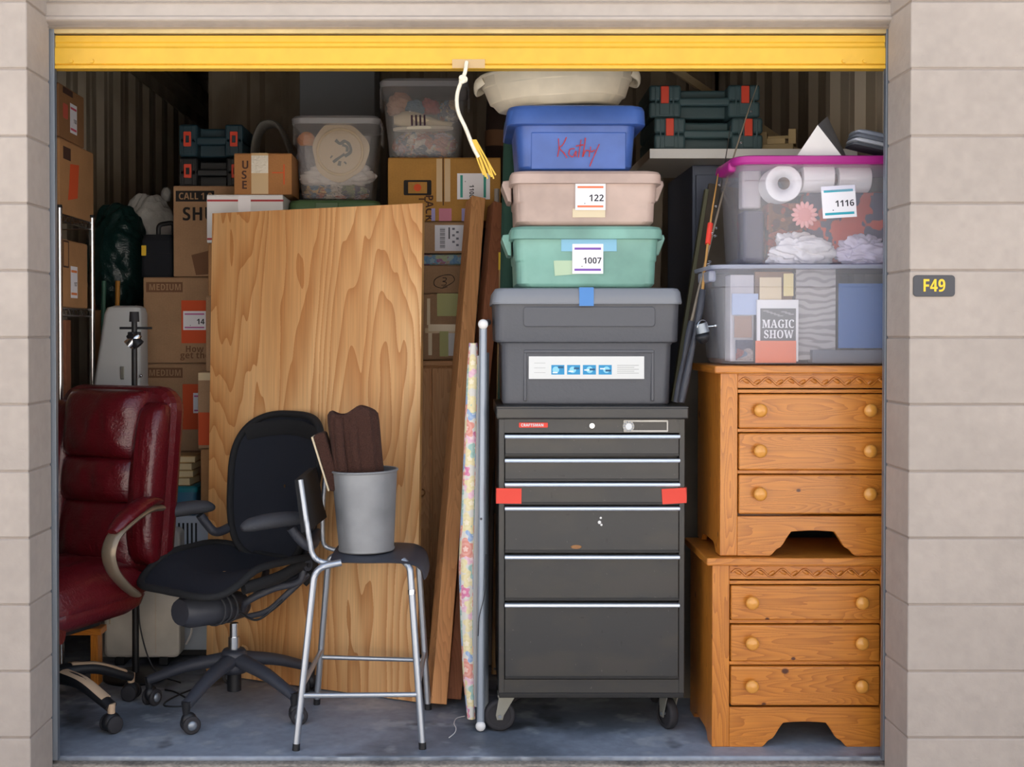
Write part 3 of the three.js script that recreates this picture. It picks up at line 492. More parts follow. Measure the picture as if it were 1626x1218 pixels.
{ // ironing board folded flat and stood on end, seen edge on
  const Z = 4.17, base = at(748, 1150, Z); base.y = 0.01; const t = thing('ironing_board', 'folded ironing board with floral cover standing on end', 'ironing board', base.toArray());
  const rings = [], rg2 = [], N = 30, xs = [[545, 745, 758], [600, 741, 760], [700, 737, 758], [800, 733, 756], [900, 728, 754], [1000, 731, 753], [1080, 735, 754], [1143, 742, 755]];
  for (let i = 0; i <= N; i++) {
    const py = lerp(545, 1143, i / N); let k = 0; while (k < xs.length - 2 && xs[k + 1][0] < py) k++; const f = clamp((py - xs[k][0]) / (xs[k + 1][0] - xs[k][0]));
    const a = at(lerp(xs[k][1], xs[k + 1][1], f), py, Z), b = at(lerp(xs[k][2], xs[k + 1][2], f), py, Z), wd = 0.36 * Math.pow(Math.sin(clamp(0.08 + i / N * 0.86) * Math.PI), 0.45), cx = (a.x + b.x) / 2, th = Math.max(0.012, b.x - a.x);
    rings.push(rrPts(th, wd, th * 0.48, 4).map(([x, z]) => V(cx + x, a.y, a.z - wd / 2 + z)));
    rg2.push(rrPts(th * 0.5, wd * 0.97, th * 0.2, 4).map(([x, z]) => V(cx + th * 0.62 + x, a.y, a.z - wd / 2 + z)));
  }
  part(t, 'cover', skin(rings.reverse(), { crease: 1 }), M.floral, { abs: true });
  part(t, 'pad_underside', skin(rg2.reverse().slice(1, -1), { crease: 1 }), M.padGrey, { abs: true });
  const p0 = at(767, 515, 4.15), p1 = at(763, 1152, 4.15);
  part(t, 'leg', sweep([p1, p0], 0.0135, 0.0135, 14), M.tubeGrey, { abs: true });
  part(t, 'leg', sweep([at(771, 1140, 4.4), at(772, 560, 4.4)], 0.011, 0.011, 12), M.tubeGrey, { abs: true });
  part(t, 'crossbar', sweep([p0, at(775, 512, 4.5)], 0.012, 0.012, 12), M.tubeGrey, { abs: true }); part(t, 'crossbar', sweep([p1, at(772, 1135, 4.5)], 0.012, 0.012, 12), M.tubeGrey, { abs: true });
  for (const p of [p0, p1]) part(t, 'end_cap', new THREE.SphereGeometry(0.0175, 18, 12).scale(1, 1, 0.8).translate(p.x, p.y, p.z + 0.008), M.white, { abs: true });
  part(t, 'rivet', new THREE.CylinderGeometry(0.004, 0.004, 0.004, 10).rotateX(Math.PI / 2).translate(...at(764, 824, 4.135).toArray()), M.darkSteel, { abs: true });
  part(t, 'cord', sweep(curve([at(759, 1010, 4.14), at(761, 980, 4.13), at(770, 940, 4.13), at(772, 880, 4.14)], 20), 0.0016, 0.0016, 6), M.black, { abs: true });
}
{ const t = thing('loose_string', 'loose white string lying on the floor beside the ironing board', 'string', at(728, 1150, 4.2).setY(0).toArray()); part(t, 'thread', sweep(curve([[738, 1131, 4.30], [726, 1133, 4.28], [721, 1145, 4.22], [724, 1158, 4.17], [722, 1166, 4.12], [713, 1176, 4.07]].map(([a, b, c]) => { const p = at(a, b, c); p.y = 0.004; return p; }), 30), 0.0016, 0.0016, 6), M.white, { abs: true }); }

// ------------------------------------------------------------------ bar stool, bin and towel
const SEAT_Y = 0.618;
{
  const t = thing('bar_stool', 'silver metal bar stool with black seat carrying the waste bin', 'bar stool', [-0.34, 0, D(4.2)]);
  const P = (n, g, m, o = {}) => part(t, n, g, m, { abs: true, ...o }), r = 0.0115;
  const fl = at(470, 1194, 3.957), fr = at(671, 1188, 3.97), bl = at(503, 1118, 4.45), br = at(680, 1122, 4.39); for (const p of [fl, fr, bl, br]) p.y = 0.008;
  const ftl = V(-0.475, 0.585, D(4.03)), ftr = V(-0.2, 0.585, D(4.04)), btl = V(-0.475, 0.585, D(4.4)), btr = V(-0.175, 0.585, D(4.4));
  P('leg', sweep(rounded([fl, at(500, 902, 4.03), at(542, 893, 4.04)], 0.06, 8), r, r, 12), M.alum); P('leg', sweep(rounded([fr, at(651, 900, 4.04), at(640, 890, 4.06)], 0.03, 6), r, r, 12), M.alum);
  P('leg', sweep(rounded([bl, at(522, 884, 4.4), at(550, 878, 4.39)], 0.05, 8), r, r, 12), M.alum); P('leg', sweep(rounded([br, at(664, 884, 4.4), at(655, 876, 4.38)], 0.04, 6), r, r, 12), M.alum);
  const mid = (a, b, k) => a.clone().lerp(b, k), ft = (p, q, y) => p.clone().lerp(q, (y - p.y) / (q.y - p.y));
  const FL = at(500, 902, 4.03), FR = at(651, 900, 4.04), BL = at(522, 884, 4.4), BR = at(664, 884, 4.4), ry = 0.175;
  P('footrest', sweep([ft(fl, FL, ry), ft(fr, FR, ry)], 0.0085, 0.0085, 12), M.alum); P('footrest', sweep([ft(bl, BL, ry + 0.005), ft(br, BR, ry + 0.005)], 0.0085, 0.0085, 12), M.alum);
  P('footrest', sweep([ft(fl, FL, ry + 0.03), ft(bl, BL, ry + 0.03)], 0.0085, 0.0085, 12), M.alum); P('footrest', sweep([ft(fr, FR, ry + 0.03), ft(br, BR, ry + 0.03)], 0.0085, 0.0085, 12), M.alum);
  for (const [p, q] of [[fl, FL], [fr, FR], [bl, BL], [br, BR]]) P('foot_cap', sweep([p.clone().setY(0), ft(p, q, 0.022)], 0.0125, 0.0125, 12), M.black);
  P('collar', sweep([ft(fr, FR, 0.50), ft(fr, FR, 0.515)], 0.0135, 0.0135, 12), M.chrome);
  // seat: a thick black pad, flat with a waterfall edge at the right
  const rings = [], sx0 = at(524, 880, 4.06).x, sx1 = at(676, 880, 4.2).x, cz = D(4.22);
  const prof = [[0, -0.004, 0.024], [0.03, 0.0, 0.026], [0.12, 0, 0.026], [0.24, 0.0, 0.026], [0.285, -0.006, 0.026], [0.315, -0.026, 0.026], [0.325, -0.06, 0.02]];
  const line = curve(prof.map(([x, y]) => V(sx0 + x * (sx1 - sx0) / 0.325, SEAT_Y - 0.013 + y, cz)), 24);
  P('seat', sweep(line, (s) => 0.175 + 0.015 * Math.sin(s * Math.PI), 0.0125, 20, V(0, 1, 0.0001)), M.graphite);
  // backrest at the left: two bent tubes and a dark panel between them
  P('back_tube', sweep(rounded([at(533, 896, 4.05), at(497, 890, 4.05), at(488, 838, 4.05), at(477, 762, 4.07)], 0.05, 8), 0.0095, 0.0095, 12), M.alum);
  P('back_tube', sweep(rounded([at(536, 874, 4.4), at(513, 868, 4.4), at(512, 815, 4.4), at(518, 735, 4.43), at(521, 725, 4.43)], 0.05, 8), 0.0085, 0.0085, 12), M.alum);
  const c = [[484, 845, 4.05], [473, 762, 4.07], [497, 742, 4.43], [514, 822, 4.41]].map((q) => at(...q)), n = V(0.012, 0.002, 0.004), pan = [];
  const q2 = [c[0], c[1], c[2], c[3]]; const gp = skin([q2.map((p) => p.clone().sub(n)), q2.map((p) => p.clone().add(n))], { crease: 0.2 });
  P('backrest', gp, M.blackMatte);
}
{
  const p = at(582, 864, 4.2), t = thing('waste_bin', 'grey metal wastepaper bin standing on the bar stool', 'bin', [p.x, SEAT_Y + 0.001, p.z], 0);
  const H = 0.286, rb = 0.097, rt = 0.114;
  part(t, 'body', lathe([[0, 0.004], [rb - 0.002, 0.004], [rb, 0], [rb + 0.002, 0.006], [rb - 0.001, 0.012], [rt, H - 0.01], [rt - 0.003, H - 0.01], [rb - 0.004, 0.014], [0, 0.01]], 48), M.can);
  part(t, 'rim', new THREE.TorusGeometry(rt + 0.0005, 0.0042, 10, 48).rotateX(Math.PI / 2).translate(0, H - 0.008, 0), M.can);
  t.rotation.z = 0.025;
  // towel: folded brown terry, three soft rolls, leaning to the right rim
  const tw = thing('folded_towel', 'rolled brown terry towel stuck upright in the waste bin', 'towel', [p.x - 0.01, SEAT_Y + 0.03, p.z], 0);
  tw.rotation.z = 0.1; tw.rotation.x = 0.0;
  const pr = []; for (let i = 0; i < 60; i++) { const a = i / 60 * Math.PI * 2, lob = 1 + 0.07 * Math.cos(a * 5 + 0.6) - 0.05 * Math.pow(Math.abs(Math.cos(a * 2.5)), 6); pr.push([Math.sign(Math.cos(a)) * Math.pow(Math.abs(Math.cos(a)), 0.7) * 0.088 * lob, Math.sign(Math.sin(a)) * Math.pow(Math.abs(Math.sin(a)), 0.8) * 0.058 * lob * (1 + 0.06 * Math.sin(a * 9))]); }
  const ys = [[0, 0.8], [0.02, 0.94], [0.12, 1], [0.3, 1.0], [0.42, 1.02], [0.445, 1.0], [0.457, 0.9], [0.46, 0.78], [0.445, 0.7], [0.44, 0.3]];
  part(tw, 'terry', skin(ys.map(([y, s]) => pr.map(([x, z]) => V(x * s + 0.004, y + (y > 0.3 ? 0.012 * Math.sin(x * 40) : 0), z * s))), { crease: 1.2 }), M.towel);
  for (const x of [-0.038, 0.012]) part(tw, 'fold', sweep(curve([V(x, 0.22, 0.052), V(x - 0.004, 0.33, 0.057), V(x, 0.44, 0.052)], 12), 0.016, 0.012, 10, V(0, 0, 1)), M.towel);
  const fl = new THREE.Group(); fl.name = 'flap'; fl.position.set(-0.075, 0.16, 0.012); fl.rotation.z = 0.2; tw.add(fl);
  part(fl, 'terry', bx(-0.012, 0.03, 0.03, 0.235, -0.05, 0.035, 0.01), M.towel); part(fl, 'lining', bx(-0.019, -0.0125, 0.035, 0.232, -0.05, 0.036, 0.003), M.linen, { label: 'pale lining' });
}
// ------------------------------------------------------------------ black mesh office chair
{
  const Cx = -0.876, Cz = D(4.4), f = V(-0.6, 0, 0.8), l = V(0.8, 0, 0.6), t = thing('mesh_office_chair', 'black mesh office chair with grey arm pads in front of the plywood', 'office chair', [-0.845, 0, D(4.42)]);
  const P = (n, g, m, o = {}) => part(t, n, g, m, { abs: true, ...o });
  const at3 = (a, b, y) => V(Cx, y, Cz).addScaledVector(f, a).addScaledVector(l, b);      // a forwards, b towards the chair's near side
  // base
  const hub = V(-0.845, 0, D(4.42)), ends = [];
  P('base_hub', lathe([[0, 0.13], [0.045, 0.13], [0.05, 0.15], [0.048, 0.2], [0.038, 0.215], [0, 0.216]], 24).translate(hub.x, 0, hub.z), M.graphite);
  P('base_boss', cyl(0.026, 0.026, 0.075, 18).translate(hub.x, 0.062, hub.z), M.black);
  for (let i = 0; i < 5; i++) {
    const a = 1.92 + i * Math.PI * 2 / 5, d = V(Math.cos(a), 0, Math.sin(a)), e = hub.clone().addScaledVector(d, 0.315);
    P('base_leg', sweep(curve([hub.clone().addScaledVector(d, 0.03).setY(0.178), hub.clone().addScaledVector(d, 0.17).setY(0.15), e.clone().setY(0.098)], 12), (s) => lerp(0.034, 0.021, s), (s) => lerp(0.027, 0.017, s), 12, V(0, 1, 0)), M.graphite);
    const c = new THREE.Group(); c.name = 'caster'; c.position.copy(e.clone().setY(0)).sub(t.position); c.rotation.y = [0.5, 1.1, 0.1, 2.0, 0.3][i]; t.add(c);
    part(c, 'stem', merge(cyl(0.012, 0.017, 0.045, 14).translate(0, 0.066, 0), new THREE.SphereGeometry(0.028, 14, 10).scale(1, 1, 0.7).translate(0.008, 0.046, 0)), M.black);
    for (const z of [-0.014, 0.014]) part(c, 'wheel', lathe([[0.006, -0.007], [0.025, -0.008], [0.031, -0.004], [0.031, 0.004], [0.025, 0.008], [0.006, 0.007]], 24).rotateX(Math.PI / 2).translate(0.014, 0.031, z * 1.2), M.rubber);
    part(c, 'wheel_cover', new THREE.SphereGeometry(0.017, 14, 10).scale(1, 1, 0.5).translate(0.014, 0.031, 0.024), M.steel);
  }
  P('gas_cylinder', merge(cyl(0.016, 0.016, 0.11, 18).translate(hub.x, 0.2, hub.z), cyl(0.0215, 0.0215, 0.055, 18).translate(hub.x, 0.205, hub.z)), M.chrome);
  // tilt box under the seat: big barrel lying front to back, with ribs
  const m0 = at3(0.19, -0.02, 0.385), m1 = at3(-0.10, -0.01, 0.365);
  P('tilt_box', sweep([m0, m0.clone().lerp(m1, 0.12), m0.clone().lerp(m1, 0.7), m0.clone().lerp(m1, 0.93), m1], (s) => [0.05, 0.075, 0.072, 0.062, 0.045][Math.round(s * 4)], (s) => [0.045, 0.058, 0.058, 0.05, 0.035][Math.round(s * 4)], 18, V(0, 1, 0)), M.graphite);
  for (const k of [0.45, 0.55, 0.65]) { const c = at3(0.19 - 0.29 * k, 0.0, 0.378), r = []; for (let i = 0; i <= 20; i++) { const a = i / 20 * Math.PI * 2; r.push(c.clone().addScaledVector(l, Math.cos(a) * 0.073).add(V(0, Math.sin(a) * 0.06, 0))); } P('rib', sweep(r, 0.004, 0.004, 6), M.pad); }
  // seat: dished mesh pan with a rolled rim, front edge dropping
  const outline = (u) => { const a = u * Math.PI * 2, c = Math.cos(a), s = Math.sin(a), k = Math.pow(Math.abs(c), 3) * Math.pow(Math.abs(s), 3) * 1.9 + 1; return [c * 0.245 * k, s * 0.25 * k * (1 - 0.09 * c)]; };
  const seatY = (a, b) => 0.545 - 0.055 * sstep(0.05, 0.25, a) + 0.03 * Math.pow(Math.abs(b) / 0.24, 2) * (1 - sstep(0.0, 0.26, a)) - 0.02;
  const rings = []; for (let j = 0; j <= 8; j++) { const k = Math.max(0.02, j / 8), r = []; for (let i = 0; i < 48; i++) { const [a, b] = outline(i / 48); r.push(at3(a * k, b * k, seatY(a * k, b * k) - (1 - k) * 0.022)); } rings.push(r); }
  P('seat_mesh', skin(rings, { start: false, end: false, crease: null }), M.mesh);
  { const r = []; for (let i = 0; i <= 64; i++) { const [a, b] = outline(i / 64); r.push(at3(a, b, seatY(a, b))); } P('seat_frame', sweep(r, 0.015, 0.013, 10, V(0, 1, 0)), M.blackMatte); }
  for (const s of [-1, 1]) P('seat_frame_side', sweep(curve([at3(0.12, s * 0.23, 0.49), at3(-0.03, s * 0.245, 0.505), at3(-0.18, s * 0.245, 0.535), at3(-0.24, s * 0.225, 0.50), at3(-0.2, s * 0.2, 0.455)], 30), 0.014, 0.022, 10, V(0, 1, 0)), M.blackMatte);
  // side links from the seat rail down to the tilt box
  for (const s of [-1, 1]) {
    P('tilt_arm', sweep(curve([at3(-0.17, s * 0.235, 0.53), at3(-0.15, s * 0.235, 0.475), at3(-0.06, s * 0.19, 0.455), at3(0.0, s * 0.12, 0.41), at3(-0.03, s * 0.07, 0.37)], 26), 0.012, 0.014, 10), M.graphite);
    P('tilt_arm', sweep(curve([at3(-0.2, s * 0.23, 0.49), at3(-0.13, s * 0.2, 0.43), at3(-0.09, s * 0.13, 0.36), at3(-0.06, s * 0.06, 0.335)], 22), 0.009, 0.012, 10), M.graphite);
    const p = at3(-0.17, s * 0.25, 0.53); P('pivot', new THREE.CylinderGeometry(0.022, 0.024, 0.02, 20).applyQuaternion(new THREE.Quaternion().setFromUnitVectors(V(0, 1, 0), l)).translate(p.x, p.y, p.z), M.graphite);
    P('pivot_screw', new THREE.CylinderGeometry(0.009, 0.009, 0.004, 12).applyQuaternion(new THREE.Quaternion().setFromUnitVectors(V(0, 1, 0), l)).translate(...p.clone().addScaledVector(l, s * 0.012).toArray()), M.black);
  }
  P('lever', sweep(curve([at3(0.02, 0.1, 0.37), at3(0.0, 0.17, 0.35), at3(-0.06, 0.24, 0.42)], 14), 0.004, 0.004, 8), M.black);
  // back: a tall frame with mesh, wide at the top, reclined
  const bo = (u) => { const a = u * Math.PI * 2 - Math.PI / 2, c = Math.cos(a), s = Math.sin(a), e = (q, n) => Math.sign(q) * Math.pow(Math.abs(q), n); const y = e(s, 0.62), x = e(c, 0.62); return [x * (0.205 + 0.035 * sstep(-0.9, 0.7, y)), y * 0.275]; };
  const bk = (x, y, d = 0) => at3(-0.235 - (y + 0.275) * 0.22 - d + 0.06 * Math.pow(x / 0.23, 2), x, 0.785 + y);
  const br = []; for (let j = 0; j <= 7; j++) { const k = Math.max(0.02, j / 7), r = []; for (let i = 0; i < 56; i++) { const [x, y] = bo(i / 56); r.push(bk(x * k, y * k, (1 - k) * 0.012)); } br.push(r); }
  P('back_mesh', skin(br, { start: false, end: false, crease: null }), M.mesh);
  { const r = []; for (let i = 0; i <= 72; i++) { const [x, y] = bo(i / 72); r.push(bk(x, y)); } P('back_frame', sweep(r, 0.013, 0.017, 10, f.clone()), M.blackMatte); }
  { const r = []; for (let i = 0; i <= 24; i++) { const x = lerp(-0.195, 0.195, i / 24); r.push(bk(x, 0.225 - Math.pow(x / 0.2, 2) * 0.03, -0.006)); } P('head_band', sweep(r, 0.006, 0.03, 8, V(0, 1, 0)), M.blackMatte); }
  P('back_support', sweep(curve([bk(0.2, -0.1, 0.03), bk(0.16, -0.23, 0.04), at3(-0.3, 0.1, 0.46), at3(-0.16, 0, 0.39)], 24), 0.016, 0.014, 10), M.graphite); P('back_support', sweep(curve([bk(-0.2, -0.1, 0.03), bk(-0.16, -0.23, 0.04), at3(-0.3, -0.1, 0.46), at3(-0.16, 0, 0.39)], 24), 0.016, 0.014, 10), M.graphite);
  P('lumbar_pad', bx(-0.16, 0.16, -0.05, 0.05, -0.012, 0.012, 0.01).applyMatrix4(new THREE.Matrix4().makeBasis(l, V(0, 1, 0), V().crossVectors(l, V(0, 1, 0)))).translate(...bk(0, -0.12, 0.045).toArray()), M.black);
  // arms: curved stem from the back frame, sausage pads
  for (const [s, cpx, cpy, cZ] of [[-1, 293, 811, 4.58], [1, 435, 830, 4.21]]) {
    const c = at(cpx, cpy, cZ), d = f.clone().applyAxisAngle(V(0, 1, 0), s > 0 ? -0.5 : -0.42), a0 = c.clone().addScaledVector(d, 0.115), a1 = c.clone().addScaledVector(d, -0.115);
    P('arm_pad', sweep(curve([a0.clone().setY(c.y - 0.012), c.clone().addScaledVector(d, 0.08).setY(c.y - 0.002), c.clone().setY(c.y + 0.008), c.clone().addScaledVector(d, -0.08).setY(c.y + 0.01), a1.clone().setY(c.y + 0.004)], 24), (q) => 0.044 * Math.pow(Math.sin(clamp(q * 0.93 + 0.035) * Math.PI), 0.4) * (1 - 0.12 * q), (q) => 0.027 * Math.pow(Math.sin(clamp(q * 0.93 + 0.035) * Math.PI), 0.45), 16, V(0, 1, 0)), M.pad);
    P('arm_stem', sweep(curve([c.clone().addScaledVector(d, -0.06).setY(c.y - 0.02), c.clone().addScaledVector(d, -0.085).setY(c.y - 0.055), c.clone().addScaledVector(d, -0.12).setY(c.y - 0.09), at3(-0.27, s * 0.215, 0.63)], 22), 0.02, 0.017, 12), M.graphite);
  }
}

// ------------------------------------------------------------------ red leather executive chair
{
  const turn = -0.42, o = V(-1.485, 0, D(4.30)), t = thing('leather_office_chair', 'dark red leather executive chair with bronze arms by the left wall', 'office chair', o.toArray(), turn);
  const P = (n, g, m, op = {}) => part(t, n, g, m, op);                                   // local: x across, z forwards
  const recline = (g, a = -0.13) => g.rotateX(a);
  // shell and cushions of the back (back plane at z -0.27)
  const backSet = (n, g, x, y, z, m = M.leather) => P(n, g.translate(x, y, z).translate(0, -0.5, 0.25).applyMatrix4(new THREE.Matrix4().makeRotationX(-0.12)).translate(0, 0.5, -0.25), m);
  backSet('back_shell', (() => { const g = extrude(rrect(-0.275, 0.275, 0, 0.735, 0.09), 0.09, 0.03); return g; })(), 0, 0.45, -0.37);
  backSet('back_bolster', cushion(0.12, 0.60, 0.07, 0.06, 0.06, 18, 0.02, 3), 0.21, 0.82, -0.275);
  backSet('back_bolster', cushion(0.12, 0.60, 0.07, 0.06, 0.06, 18, 0.02, 4), -0.21, 0.82, -0.275);
  backSet('head_cushion', cushion(0.36, 0.27, 0.08, 0.03, 0.095, 22, 0.02, 5), 0, 1.03, -0.275);
  backSet('back_cushion', cushion(0.36, 0.18, 0.08, 0.03, 0.075, 22, 0.02, 6), 0, 0.825, -0.275);
  backSet('lumbar_cushion', cushion(0.36, 0.27, 0.08, 0.03, 0.06, 22, 0.02, 7), 0, 0.62, -0.275);
  // seat: thick cushion with a rolled, creased front
  P('seat_base', rloft([[0.36, 0.44, 0.44, 0.08], [0.385, 0.50, 0.50, 0.08], [0.42, 0.52, 0.52, 0.08], [0.44, 0.5, 0.5, 0.08]], { crease: 1 }), M.leather);
  P('seat_cushion', cushion(0.53, 0.54, 0.10, 0.08, 0.09, 24, 0.03, 9).rotateX(-Math.PI / 2).translate(0, 0.44, 0.0), M.leather);
  P('seat_roll', sweep([V(-0.25, 0.44, 0.24), V(-0.15, 0.435, 0.275), V(0, 0.43, 0.285), V(0.15, 0.435, 0.275), V(0.25, 0.44, 0.24)], (s) => 0.052 * Math.pow(Math.sin(clamp(0.06 + s * 0.88) * Math.PI), 0.3), (s) => 0.062 * Math.pow(Math.sin(clamp(0.06 + s * 0.88) * Math.PI), 0.3), 16, V(0, 1, 0)), M.leather);
  P('seat_roll', sweep([V(-0.24, 0.375, 0.2), V(-0.12, 0.365, 0.235), V(0, 0.36, 0.245), V(0.12, 0.365, 0.235), V(0.24, 0.375, 0.2)], 0.038, 0.042, 14, V(0, 1, 0)), M.leather);
  // arms: flat bronze loops with leather pads
  for (const s of [1, -1]) {
    const line = curve([V(s * 0.29, 0.735, -0.25), V(s * 0.315, 0.742, -0.15), V(s * 0.32, 0.715, -0.05), V(s * 0.32, 0.672, 0.03), V(s * 0.32, 0.625, 0.055), V(s * 0.316, 0.565, 0.035), V(s * 0.308, 0.50, -0.03), V(s * 0.285, 0.445, -0.12)], 50);
    P('arm_frame', sweep(line, 0.030, 0.013, 12), M.bronze);
    P('arm_pad', sweep(curve([V(s * 0.29, 0.76, -0.25), V(s * 0.315, 0.768, -0.14), V(s * 0.322, 0.738, -0.04), V(s * 0.322, 0.692, 0.04)], 26), (q) => 0.040 * Math.pow(Math.sin(clamp(0.05 + q * 0.9) * Math.PI), 0.35), (q) => 0.022 * Math.pow(Math.sin(clamp(0.05 + q * 0.9) * Math.PI), 0.4), 14, V(0, 1, 0.3)), M.leather);
  }
  P('tilt_plate', bx(-0.12, 0.12, 0.31, 0.365, -0.14, 0.14, 0.01), M.black); P('gas_cylinder', merge(cyl(0.028, 0.028, 0.13, 18).translate(0, 0.19, 0), cyl(0.036, 0.036, 0.1, 18).translate(0, 0.12, 0)), M.black);
  for (let i = 0; i < 5; i++) {
    const a = -turn + 0.955 + i * Math.PI * 2 / 5, d = V(Math.cos(a), 0, Math.sin(a)), e = d.clone().multiplyScalar(0.315);
    P('base_leg', sweep(curve([d.clone().multiplyScalar(0.02).setY(0.155), d.clone().multiplyScalar(0.16).setY(0.15), e.clone().setY(0.088)], 14), (s) => lerp(0.034, 0.024, s), (s) => lerp(0.028, 0.018, s), 12, V(0, 1, 0)), M.black);
    P('leg_trim', sweep(curve([d.clone().multiplyScalar(0.08).setY(0.178), d.clone().multiplyScalar(0.18).setY(0.162), e.clone().multiplyScalar(0.92).setY(0.115)], 14), 0.022, 0.006, 10, V(0, 1, 0)), i === 0 ? M.black : M.tan);
    const c = new THREE.Group(); c.name = 'caster'; c.position.copy(e); c.rotation.y = 0.4 + i; t.add(c);
    part(c, 'stem', cyl(0.012, 0.015, 0.05, 12).translate(0, 0.05, 0), M.tan); part(c, 'hood', new THREE.SphereGeometry(0.034, 16, 12).scale(1, 1, 0.8).translate(0, 0.036, 0), M.black);
    for (const z of [-0.019, 0.019]) part(c, 'wheel', lathe([[0, -0.009], [0.024, -0.009], [0.03, -0.004], [0.03, 0.004], [0.024, 0.009], [0, 0.009]], 24).rotateX(Math.PI / 2).translate(0, 0.0302, z * 1.2), M.rubber);
  }
}
// ------------------------------------------------------------------ stickers and totes
function sticker(parent, num, col, w, h, p, { rz = 0, ry = 0, size = 74, bars = 2, paper = '#f1eef2' } = {}) {   // inventory sticker: two colour bars and a number, back at p
  const tx = canvasTex(256, Math.round(256 * h / w), (g, W, H) => {
    g.fillStyle = paper; g.fillRect(0, 0, W, H); g.fillStyle = col; g.fillRect(W * 0.07, H * 0.12, W * 0.86, H * 0.075); if (bars > 1) g.fillRect(W * 0.07, H * 0.83, W * 0.86, H * 0.075);
    g.fillStyle = '#2a2930'; g.font = `bold ${size}px sans-serif`; g.textAlign = 'right'; g.textBaseline = 'middle'; g.fillText(num, W * 0.95, H * 0.56);
    g.fillStyle = '#55535a'; g.fillRect(W * 0.3, H * 0.74, 8, 8);
  });
  const o = part(parent, 'sticker', sheet(w, h), mat(0xffffff, 0.6, { map: tx }), { uv: false }); o.position.copy(p); o.rotation.set(0, ry, rz); return o;
}
// tapered tote. W, DP: outer size at the rim; H height; k: bottom size / top size
function tote(t, W, DP, H, k, m, lidM, { lidH = 0.03, over = 0.012, r = 0.04, step = null, lidR = 0.045, inset = 0.004 } = {}) {
  const bH = H - lidH, s = (y) => lerp(k, 1, y / bH), rows = [[0, 0.92], [0.004, 0.965], [0.015, 1]];
  const L = rows.map(([y, q]) => [y, W * s(y) * q, DP * s(y) * q, r]);
  if (step) { const y = step * bH; L.push([y - 0.006, W * s(y) * 0.985, DP * s(y) * 0.985, r], [y, W * s(y), DP * s(y), r]); }
  L.push([bH - 0.002, W - inset, DP - inset, r]);
  part(t, 'body', rloft(L, { crease: 0.6 }), m);
  const O = over * 2;
  part(t, 'lid', rloft([[bH - lidH * 0.55, W + O - 0.006, DP + O - 0.006, lidR], [bH - lidH * 0.5, W + O, DP + O, lidR], [bH + lidH * 0.55, W + O - 0.004, DP + O - 0.004, lidR], [bH + lidH * 0.85, W + O - 0.016, DP + O - 0.016, lidR], [bH + lidH, W + O - 0.05, DP + O - 0.05, lidR], [bH + lidH * 0.72, W + O - 0.075, DP + O - 0.075, lidR * 0.8]], { crease: 0.5 }), lidM);
  return { bH, s };
}
const Zt = 4.13, STACK = (a, b, z = Zt) => (X(a, z) + X(b, z)) / 2;
const yA = CAB.y1 + 0.001, yB = Y(457, Zt), yC = Y(357, Zt), yD = Y(268, Zt), yE = Y(163, Zt);
